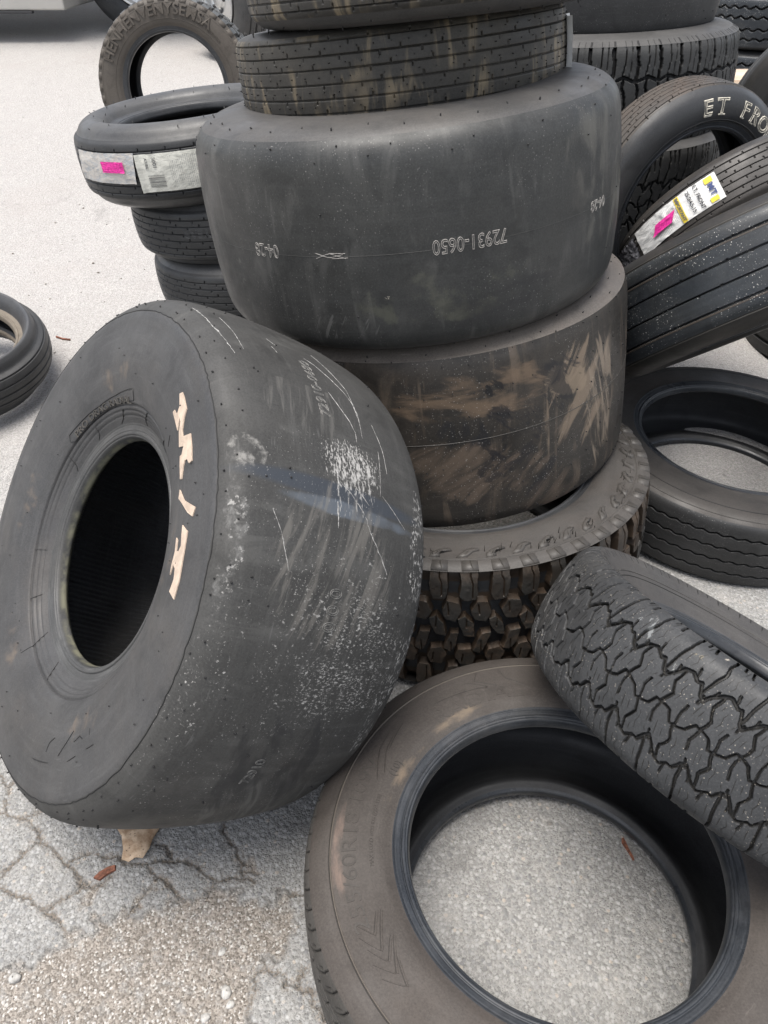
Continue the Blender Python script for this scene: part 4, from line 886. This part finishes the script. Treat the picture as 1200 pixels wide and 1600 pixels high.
for k, lab in enumerate(('uppermost wide zigzag-grooved truck tyre at the top right corner', 'second wide zigzag-grooved truck tyre from the top right corner', 'third wide zigzag-grooved truck tyre of the top right stack', 'lowest wide zigzag-grooved truck tyre of the top right stack')):
    simple('RR', 'truck_tyre', lab, dRR, (2.35, 5.50, 1.145-.272*k), (-.02, .0, 1), .52, .27, .29, 'truck tyres stacked in the top right corner', zig, 420, 60)
simple('RW', 'road_tyre', 'dark tyre standing upright at the right edge beside the wooden planks', dict(tread=mP, side=mBLs, bead=BEAD_DARK, liner=LINER), (1.60, 3.02, .74), (-.32, -.92, .12), .37, .24, .23, GX, lambda p: pat_ribs(p, [.05, 0, -.05], .006, .008, sipe=0))
simple('RW', 'road_tyre', 'dark tyre lying under the upright one at the right edge', dict(tread=mP, side=mBLs, bead=BEAD_DARK, liner=LINER), (1.75, 3.05, .24), (0, .05, 1), .37, .24, .23, GX, lambda p: pat_ribs(p, [.05, 0, -.05], .006, .008, sipe=0))
simple('RD', 'road_tyre', 'dark tyre lying in shadow at the right edge behind the flat road tyre', dict(tread=mP, side=mBLs, bead=BEAD_DARK, liner=LINER), (1.745, 2.72, .125), (0, 0, 1), .375, .24, .23, GH, lambda p: pat_ribs(p, [.05, 0, -.05], .006, .008, sipe=0))

# ------------------------------------------------------------------ ground
def rise(x, y):
    lx = 1-sstep(-.1, .55, x); k = np.maximum(lx, sstep(3.0, 4.5, y))
    y0 = 1.7*k+2.0*(1-k); s_ = .094*k+.12*(1-k)
    return s_*np.maximum(0, np.sqrt((y-y0)**2+.02)+(y-y0))*.5-s_*.5*0.004
CR = [[(-.765,.894),(-.734,.87),(-.725,.824),(-.688,.802),(-.648,.78),(-.641,.759),(-.661,.739),(-.687,.695)],[(-.641,.759),(-.611,.743),(-.58,.719),(-.556,.703),(-.542,.683),(-.535,.672)],[(-.58,.719),(-.562,.723),(-.538,.735),(-.514,.731),(-.484,.735),(-.468,.719)],[(-.678,.672),(-.643,.661),(-.612,.646),(-.583,.628),(-.569,.65),(-.537,.668)],[(-.583,.628),(-.553,.614),(-.54,.596)],[(-.542,.683),(-.513,.676),(-.493,.683),(-.488,.695)],[(-.468,.719),(-.432,.715),(-.404,.691),(-.414,.672),(-.431,.65),(-.444,.628)],[(-.404,.691),(-.377,.672),(-.349,.65)],[(-.432,.715),(-.419,.723),(-.38,.723),(-.402,.751),(-.423,.759)],[(-.38,.723),(-.348,.719),(-.32,.695),(-.296,.687),(-.255,.691),(-.227,.683)],[(-.303,.798),(-.294,.768),(-.274,.743),(-.259,.719),(-.252,.695)],[(-.296,.687),(-.314,.661)],[(-.272,.736),(-.252,.715),(-.253,.703),(-.229,.697)],[(-.157,.663),(-.14,.663)],[(-.193,.543),(-.172,.538),(-.157,.519),(-.143,.512),(-.123,.514),(-.117,.505),(-.103,.482),(-.094,.462)],[(-.126,.545),(-.129,.528),(-.143,.512)],[(-.201,.538),(-.209,.505),(-.216,.482)],
      [(-.725,.824),(-.80,.80),(-.9,.83)],[(-.687,.695),(-.76,.66),(-.85,.67)],[(-.303,.798),(-.31,.86),(-.28,.93)],[(-.734,.87),(-.70,.95),(-.72,1.05)],[(-.688,.802),(-.62,.85),(-.55,.84)]]
DP = np.array([(-.80,.53),(-.636,.54),(-.604,.536),(-.576,.546),(-.55,.562),(-.535,.579),(-.524,.59),(-.496,.593),(-.487,.624),(-.447,.624),(-.422,.61),(-.388,.628),(-.349,.649),(-.312,.646),(-.278,.665),(-.241,.643),(-.214,.644),(-.179,.657),(-.155,.635),(-.15,.603),(-.17,.57),(-.203,.552),(-.208,.533),(-.217,.505),(-.201,.443),(-.22,.30),(-.80,.25)])
def axis_pts(fine0, fine1, step, far):
    a = list(np.arange(fine0, fine1, step)); s_, x = step, fine1
    while x < far: a.append(x); s_ = min(s_*1.16, 6); x += s_
    s_, x, lo = step, fine0, []
    while x > -far:
        s_ = min(s_*1.16, 6); x -= s_; lo.append(x)
    return np.array(lo[::-1]+a)
gx = axis_pts(-.92, .92, .0032, 60.); gy = axis_pts(.34, 1.30, .0032, 80.)
X, Y = np.meshgrid(gx, gy, indexing='ij')
near = (X > -1.0) & (X < 1.0) & (Y > .3) & (Y < 1.4)
wx = X+.012*(vnoise(X*55, Y*55, 1)-.5)+.006*(vnoise(X*160, Y*160, 2)-.5); wy = Y+.012*(vnoise(X*55, Y*55, 3)-.5)+.006*(vnoise(X*160, Y*160, 4)-.5)
dist = np.full(X.shape, 1.0)
for L in CR:
    for a, b in zip(L[:-1], L[1:]):
        m = near & (X > min(a[0], b[0])-.05) & (X < max(a[0], b[0])+.05) & (Y > min(a[1], b[1])-.05) & (Y < max(a[1], b[1])+.05)
        dist[m] = np.minimum(dist[m], seg_dist(wx[m], wy[m], a, b))
ins = np.zeros(X.shape, bool); edge = np.full(X.shape, 1.0)
wx2 = X+.03*(vnoise(X*40, Y*40, 5)-.5)+.015*(vnoise(X*120, Y*120, 15)-.5); wy2 = Y+.03*(vnoise(X*40, Y*40, 6)-.5)+.015*(vnoise(X*120, Y*120, 16)-.5)
for i in range(len(DP)):
    a, b = DP[i], DP[(i+1) % len(DP)]
    cond = ((a[1] > wy2) != (b[1] > wy2)) & (wx2 < (b[0]-a[0])*(wy2-a[1])/(b[1]-a[1]+1e-12)+a[0]); ins ^= cond
    edge[near] = np.minimum(edge[near], seg_dist(wx2[near], wy2[near], a, b))
sd_ = np.where(ins, edge, -edge)
dirt = sstep(-.006, .008, sd_)
for (cx_, cy_, r_) in ((-.517, .663, .016), (-.42, .655, .012), (-.395, .69, .010), (-.25, .715, .012), (-.22, .60, .03)): dirt = np.maximum(dirt, 1-sstep(r_*.5, r_*1.3, np.hypot(wx2-cx_, wy2-cy_)))
wcr = .0010+.0026*vnoise(X*30, Y*30, 8)
crack = (1-sstep(wcr*.7, wcr*1.6, dist))*near; halo = (1-sstep(.003, .014, dist))*near
crack = np.maximum(crack, .85*np.exp(-((sd_+.004)/.0035)**2)*(vnoise(X*90, Y*90, 12) > .35)*near)
micro = np.where(near, .0016*(vnoise(X*170, Y*170, 20)-.5)+.0012*(vnoise(X*300, Y*300, 21)-.5)+.002*(vnoise(X*12, Y*12, 22)-.5), 0)
Z = rise(X, Y)+micro-.0045*crack-.0035*dirt-.0012*halo-.0012
Vg = np.stack([X, Y, Z], -1).reshape(-1, 3)
nx, ny = X.shape
qg = grid_quads(nx, ny, False)[:, ::-1]
gm = M('asphalt'); ob = gm.coord('Object')
def asphalt():
    s = gm
    c1 = s.vor(ob, 120, 'F1', 'Color'); d1 = s.vor(ob, 120, 'F1', 'Distance'); d2 = s.vor(ob, 300, 'F1', 'Distance'); c2 = s.vor(ob, 300, 'F1', 'Color')
    sx = s.n('ShaderNodeSeparateColor'); s.l(c1, sx.inputs[0]); sy = s.n('ShaderNodeSeparateColor'); s.l(c2, sy.inputs[0])
    stone = s.mix(sx.outputs[0], (.20, .20, .196), (.37, .367, .357)); stone = s.mix(s.ramp(sx.outputs[1], .95, .97), stone, (.36, .325, .285)); stone = s.mix(s.ramp(sx.outputs[2], .94, .97), stone, (.19, .19, .19))
    fines = s.mix(sy.outputs[0], (.165, .163, .157), (.31, .305, .292))
    c = s.mix(s.ramp(d1, .30, .55), stone, fines)
    bigm = s.noise(ob, 2.2, 4, .6); c = s.mix(s.math('MULTIPLY', s.ramp(bigm, .45, .7), .3), c, (.36, .355, .345)); blot = s.noise(ob, 9, 5, .65); c = s.mix(s.ramp(blot, .46, .32, 0, .4), c, (.15, .145, .14)); c = s.mix(s.ramp(blot, .56, .70, 0, .3), c, (.38, .36, .33))
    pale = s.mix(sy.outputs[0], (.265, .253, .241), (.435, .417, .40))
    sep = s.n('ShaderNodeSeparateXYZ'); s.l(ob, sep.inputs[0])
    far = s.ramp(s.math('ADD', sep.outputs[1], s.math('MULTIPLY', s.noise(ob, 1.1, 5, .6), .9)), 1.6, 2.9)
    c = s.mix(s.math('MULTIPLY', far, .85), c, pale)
    stain = s.noise(ob, .9, 5, .65); c = s.mix(s.math('MULTIPLY', s.ramp(stain, .52, .72), .30), c, (.30, .27, .25))
    rub = s.noise(s.scale(ob, (1.6, 1.6, 1)), 2.0, 6, .7, 1.0); c = s.mix(s.ramp(rub, .60, .74, 0, .35), c, (.13, .125, .12))
    spots = s.vor(ob, 16, 'F1', 'Distance'); spn = s.noise(ob, 5, 3); c = s.mix(s.math('MULTIPLY', s.ramp(spots, .13, .07), s.ramp(spn, .54, .62, 0, .6)), c, (.11, .105, .10))
    dc = s.mix(sy.outputs[0], (.14, .122, .104), (.31, .28, .247)); dc = s.mix(s.ramp(sy.outputs[1], .86, .94), dc, (.44, .425, .40)); dc = s.mix(s.ramp(sy.outputs[2], .84, .92), dc, (.13, .115, .10))
    dk = s.math('MULTIPLY', s.attr('dirt'), s.ramp(s.noise(ob, 45, 5, .7), .30, .52, .35, 1.0)); c = s.mix(dk, c, dc)
    c = s.mix(s.math('MULTIPLY', s.attr('crack'), .92), c, s.mix(sy.outputs[0], (.06, .057, .053), (.17, .155, .14)))
    c = s.mix(s.math('MULTIPLY', s.attr('halo'), s.math('MULTIPLY', s.ramp(sy.outputs[1], .5, .7), .5)), c, (.20, .165, .13))
    h = s.math('ADD', s.math('MULTIPLY', s.ramp(d1, .65, .1), 1.0), s.math('MULTIPLY', s.ramp(d2, .6, .1), .6))
    nm = s.bump(h, .75, .0022); nm = s.bump(s.noise(ob, 900, 3), .3, .001, nm)
    return s.done(c, .86, nm, .3)
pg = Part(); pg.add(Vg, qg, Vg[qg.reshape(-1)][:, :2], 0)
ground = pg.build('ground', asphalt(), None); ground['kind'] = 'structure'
for nm_, arr in (('dirt', dirt), ('crack', crack), ('halo', halo)):
    a = ground.data.attributes.new(nm_, 'FLOAT', 'POINT'); a.data.foreach_set('value', (arr*near).astype(np.float32).reshape(-1))

# loose grit and pebbles
def pebble_arrays(cx_, cy_, z_, r, seed, squash=.6):
    rg = np.random.default_rng(seed); n1, n2 = 7, 5; V = []
    for i in range(n2):
        ph = math.pi*(i+.5)/n2-math.pi/2
        for j in range(n1): V.append((math.cos(ph)*math.cos(j*2*math.pi/n1), math.cos(ph)*math.sin(j*2*math.pi/n1), math.sin(ph)*squash))
    V = np.array(V); V = V*(1+.22*rg.normal(size=(len(V), 1))*.6); V[:, 0] *= 1+.4*rg.random(); a = rg.random()*6.28
    V = np.stack([V[:, 0]*math.cos(a)-V[:, 1]*math.sin(a), V[:, 0]*math.sin(a)+V[:, 1]*math.cos(a), V[:, 2]], 1)*r+np.array([cx_, cy_, z_+r*squash*.55])
    q = [(i*n1+j, i*n1+(j+1) % n1, (i+1)*n1+(j+1) % n1, (i+1)*n1+j) for i in range(n2-1) for j in range(n1)]
    q += [(0, 2, 1, 0)][:0]+[(0, 3, 2, 1), (0, 5, 4, 3), (0, 6, 5, 5)][:2]+[((n2-1)*n1+a_, (n2-1)*n1+b_, (n2-1)*n1+c_, (n2-1)*n1+d_) for a_, b_, c_, d_ in ((0, 1, 2, 3), (0, 3, 4, 5))]
    return V, q
sm = M('grit_stone'); o2 = sm.coord('Object'); gr = sm.vor(o2, 60, 'F1', 'Color'); sg = sm.n('ShaderNodeSeparateColor'); sm.l(gr, sg.inputs[0])
GRIT = sm.done(sm.mix(sg.outputs[0], (.17, .15, .125), (.42, .40, .37)), .8, sm.bump(sm.noise(o2, 500, 3), .4, .001))
gp = Part(); rg = np.random.default_rng(3); n = 0
while n < 900:
    x_, y_ = rg.uniform(-.75, -.12), rg.uniform(.42, .70)
    i, j = np.searchsorted(gx, x_), np.searchsorted(gy, y_)
    if dirt[i, j] < .6 and not (crack[i, j] > .5 and rg.random() < .5) and rg.random() > .06: continue
    r_ = .0009+.0016*rg.random()**3+(.002 if rg.random() < .03 else 0)
    V, q = pebble_arrays(x_, y_, Z[i, j], r_, n); gp.add(V, q); n += 1
for k in range(500):
    x_, y_ = rg.uniform(-2.6, .2), rg.uniform(.9, 4.0); V, q = pebble_arrays(x_, y_, float(rise(np.array(x_), np.array(y_))), .0015+.003*rg.random()**2, 5000+k); gp.add(V, q)
gobj = gp.build('gravel', GRIT, None); gobj['kind'] = 'stuff'; gobj['label'] = 'loose grit scattered over the broken asphalt'; gobj['category'] = 'gravel'
PALE = plain('pale_pebble_stone', (.36, .35, .33), .8, .25, 120, bump=.4)
for k, (x_, y_, r_, lab) in enumerate(((-.252, .505, .0085, 'pale oval pebble in the sandy patch at the bottom left'), (-.243, .488, .0065, 'small pale pebble beside the oval one in the sandy patch'), (-.597, .526, .010, 'grey pebble at the far left edge of the sandy patch'), (-.279, .470, .0075, 'pale pebble nearest the lower edge in the sandy patch'), (-.268, .567, .006, 'round pale pebble in the middle of the sandy patch'))):
    V, q = pebble_arrays(x_, y_, -.006, r_, 70+k); p_ = Part(); p_.add(V, q); o_ = p_.build('pebble', PALE, None); o_['label'] = lab; o_['category'] = 'pebble'; o_['group'] = 'pale pebbles in the sandy patch'

# dry leaf under the slick, rusty bits
def leaf(name, lab, mat, outline, z0, bend):
    a = np.array(outline); c = a.mean(0); n = len(a); V, f = [], []
    rings = (1.0, .75, .5, .25)
    for k in rings:
        for x_, y_ in c+(a-c)*k:
            V.append((x_, y_, z0+bend*(vnoise(np.array(x_*45), np.array(y_*45), 31)-.3)+.004*(1-k)))
    V.append((*c, z0+bend*.5+.004))
    for r_ in range(len(rings)-1):
        for i in range(n): f.append((r_*n+i, r_*n+(i+1) % n, (r_+1)*n+(i+1) % n, (r_+1)*n+i))
    for i in range(n): f.append(((len(rings)-1)*n+i, (len(rings)-1)*n+(i+1) % n, len(V)-1))
    o_ = poly_obj(name, V, f, mat, None, None, True); m_ = o_.modifiers.new('thickness', 'SOLIDIFY'); m_.thickness = .0008
    o_['label'] = lab; o_['category'] = 'leaf'; return o_
lm_ = M('dry_leaf'); ol = lm_.coord('Object'); lc = lm_.mix(lm_.ramp(lm_.noise(ol, 60, 5, .6), .35, .65), (.34, .22, .13), (.56, .42, .29)); lc = lm_.mix(lm_.ramp(lm_.noise(ol, 220, 3), .62, .70), lc, (.10, .06, .04))
leaf('dry_leaf', 'crumpled tan dry leaf sticking out from under the leaning slick', lm_.done(lc, .7, lm_.bump(lm_.noise(ol, 150, 4), .6, .002)),
     [(-.522, .83), (-.508, .795), (-.497, .777), (-.487, .765), (-.478, .740), (-.476, .722), (-.462, .717), (-.450, .724), (-.437, .722), (-.430, .742), (-.428, .76), (-.419, .786), (-.412, .83), (-.46, .85)], .003, .007)
RUST = plain('rusty_metal', (.19, .075, .045), .85, .45, 150, bump=.4)
def chip(lab, pts, th, name='rust_flake'):
    n = len(pts); V = [(x_, y_, -.001) for x_, y_ in pts]+[(x_*.96+.04*pts[0][0], y_*.96+.04*pts[0][1], th) for x_, y_ in pts]
    o_ = poly_obj(name, V, [tuple(range(n))[::-1], tuple(range(n, 2*n))]+[(i, (i+1) % n, n+(i+1) % n, n+i) for i in range(n)], RUST); o_['label'] = lab; o_['category'] = 'rust flake'
chip('brick-red rusty flake on the cracked asphalt below the leaf', [(-.517, .688), (-.505, .684), (-.493, .696), (-.481, .703), (-.484, .712), (-.495, .709), (-.509, .699)], .004)
chip('thin rusty strip lying on the asphalt inside the foreground tyre', [(.4395, .755), (.4415, .763), (.4455, .765), (.448, .752), (.450, .742), (.454, .728), (.455, .722), (.4515, .721), (.448, .734), (.443, .745)], .0025)
tw = Part(); strip_pts = [(-1.235, 2.706), (-1.205, 2.690), (-1.175, 2.684)]
V = [];
for x_, y_ in strip_pts:
    z_ = float(rise(np.array(x_), np.array(y_))); V += [(x_, y_-.003, z_), (x_, y_+.003, z_), (x_, y_+.003, z_+.005), (x_, y_-.003, z_+.005)]
tw.add(np.array(V), [(0, 4, 5, 1), (1, 5, 6, 2), (2, 6, 7, 3), (3, 7, 4, 0), (4, 8, 9, 5), (5, 9, 10, 6), (6, 10, 11, 7), (7, 11, 8, 4), (0, 1, 2, 3), (8, 11, 10, 9)])
o_ = tw.build('twig', RUST, None); o_['label'] = 'short brown twig on the pale ground beside the leaning slick'; o_['category'] = 'twig'

# ------------------------------------------------------------------ wooden planks at upper right
WOOD = M('weathered_wood'); ow = WOOD.coord('Object'); wc = WOOD.mix(WOOD.ramp(WOOD.noise(WOOD.scale(ow, (3, 60, 60)), 1.0, 5, .6), .35, .65), (.42, .31, .22), (.60, .50, .40)); WOODM = WOOD.done(wc, .75)
WOODG = plain('grey_board', (.20, .195, .19), .8, .2, 30)
pal = bpy.data.objects.new('plank_pile', None); link(pal); pal.location = (1.87, 4.12, .24); pal['label'] = 'pile of weathered tan and grey planks in front of the truck tyres at upper right'; pal['category'] = 'planks'
zz = 0.0
for k in range(9):
    p_ = Part(); h_ = (.062, .05, .058, .05, .06, .05, .058, .045, .055)[k]; box(p_, (-.46+.02*(k % 3), -.16+.02*(k % 2), zz), (.48-.03*(k % 2), .16, zz+h_)); zz += h_+.004
    p_.build('plank', WOODM if k in (8, 6, 3) else WOODG, pal)

# ------------------------------------------------------------------ truck at upper left
def gz(x_, y_): return float(rise(np.array(float(x_)), np.array(float(y_))))
PAINT = plain('pale_grey_truck_paint', (.40, .385, .355), .42, .05, 4); TRIM = plain('black_trim', (.03, .03, .032), .5, .1); STEEL = plain('silver_wheel_steel', (.55, .55, .54), .32, .12, 8, .75)
tr = bpy.data.objects.new('parked_truck', None); link(tr); ty = 7.35; tr.location = (-3.2, ty, gz(-3.2, ty)); tr['label'] = 'pale grey flatbed truck at the top left, mostly outside the frame'; tr['category'] = 'truck'
def bevbox(name, mat, lo, hi, parent, bev=.012):
    p_ = Part(); box(p_, lo, hi); o_ = p_.build(name, mat, parent, smooth=False); m_ = o_.modifiers.new('bevel', 'BEVEL'); m_.width = bev; m_.segments = 2; return o_
g0 = tr.location.z
zb = 1.36-.0857*ty/1.0
bevbox('side_box', PAINT, (-2.2, -.10, zb-g0+.018), (.68, .75, 1.05), tr)
bevbox('side_box_end', PAINT, (-2.2, -.105, zb-g0+.02), (.10, -.098, 1.04), tr, .002)
bevbox('lower_trim', TRIM, (-2.2, -.108, zb-g0-.004), (.42, -.06, zb-g0+.014), tr, .003)
bevbox('flatbed', PAINT, (-3.6, -.15, 1.12), (2.3, 2.1, 1.3), tr); bevbox('cab', PAINT, (2.32, -.05, 1.05), (4.1, 2.0, 2.5), tr, .12); bevbox('headboard', PAINT, (2.1, -.1, 1.3), (2.3, 2.05, 2.3), tr)
bevbox('axle', TRIM, (.9, .5, .42), (1.45, 1.7, .6), tr)
def wheel(parent, x_, y_, z_, R_, W_, rim_r, rot, rubber_m, name='wheel'):
    w_ = bpy.data.objects.new(name, None); link(w_, parent); w_.location = (x_, y_, z_); w_.rotation_euler = (math.radians(90), 0, rot)
    T = dict(x=0, y=0, z=0, R=R_, rb=rim_r*.98, W=W_, TW=W_*.8, sd=.014, bo=.42, tilt=0, az=0); pr_ = Prof(T)
    t_ = Part(); p_ = np.linspace(pr_.pend, -pr_.pend, 70); a_ = pr_.at(p_); revolve(t_, a_[0], a_[1], a_[2], a_[3], p_, 160, R_, lambda TH, Pp: pat_ribs(pr_, [.05, 0, -.05], .008, .009, sipe=0)(TH, Pp)*(np.abs(Pp) < pr_.psh))
    t_.build('tyre', rubber_m, w_)
    rm = Part(); zf = W_*.42
    prof = np.array([(rim_r+.012, zf+.008), (rim_r+.010, zf+.016), (rim_r-.004, zf+.014), (rim_r-.012, zf-.004), (rim_r-.016, zf-.03), (rim_r-.038, zf-.036), (rim_r-.05, zf-.075), (rim_r-.06, zf-.085), (rim_r*.62, zf-.06), (rim_r*.45, zf-.035), (rim_r*.40, zf-.03), (rim_r*.30, zf-.045), (rim_r*.22, zf-.02), (rim_r*.05, zf-.012), (.001, zf-.012)])
    prof = spline(prof, 3); tt = np.gradient(prof, axis=0); tt /= np.linalg.norm(tt, axis=1)[:, None]
    revolve(rm, prof[::-1, 0], prof[::-1, 1], tt[::-1, 1]*0, tt[::-1, 0]*0+1, np.linspace(0, 1, len(prof)), 96, rim_r)
    rm.build('rim', STEEL, w_)
    for k in range(5):
        b_ = Part(); th = np.linspace(0, 2*np.pi, 9)[:-1]; cx_, cy_ = rim_r*.33*math.cos(k*1.2566), rim_r*.33*math.sin(k*1.2566)
        V = np.concatenate([np.stack([cx_+.011*np.cos(th), cy_+.011*np.sin(th), 0*th+h_], 1) for h_ in (zf-.06, zf-.022)]+[np.array([(cx_, cy_, zf-.02)])])
        b_.add(V, [(i, (i+1) % 8, 8+(i+1) % 8, 8+i) for i in range(8)]+[(8+i, 8+i+1, 8+(i+2) % 8, 16) for i in range(0, 8, 2)]); b_.build('wheel_nut', TRIM, w_)
    return w_
wheel(tr, 1.25, .35, .50, .50, .30, .29, 0, rubber('truck_tyre_rubber', (.03, .034, .04), (.05, .056, .064), seed=50))
wheel(tr, -3.0, .35, .50, .50, .30, .29, 0, rubber('truck_rear_rubber', (.03, .034, .04), (.05, .056, .064), seed=51))
sw = bpy.data.objects.new('loose_wheel', None); link(sw); sw.location = (-1.145, 6.72, gz(-1.1, 6.7)); sw['label'] = 'silver steel wheel with mounted tyre standing behind the brown upright tyre'; sw['category'] = 'wheel'
wheel(sw, 0, 0, .395, .39, .24, .232, math.radians(-48), mR1s, 'mounted_wheel')
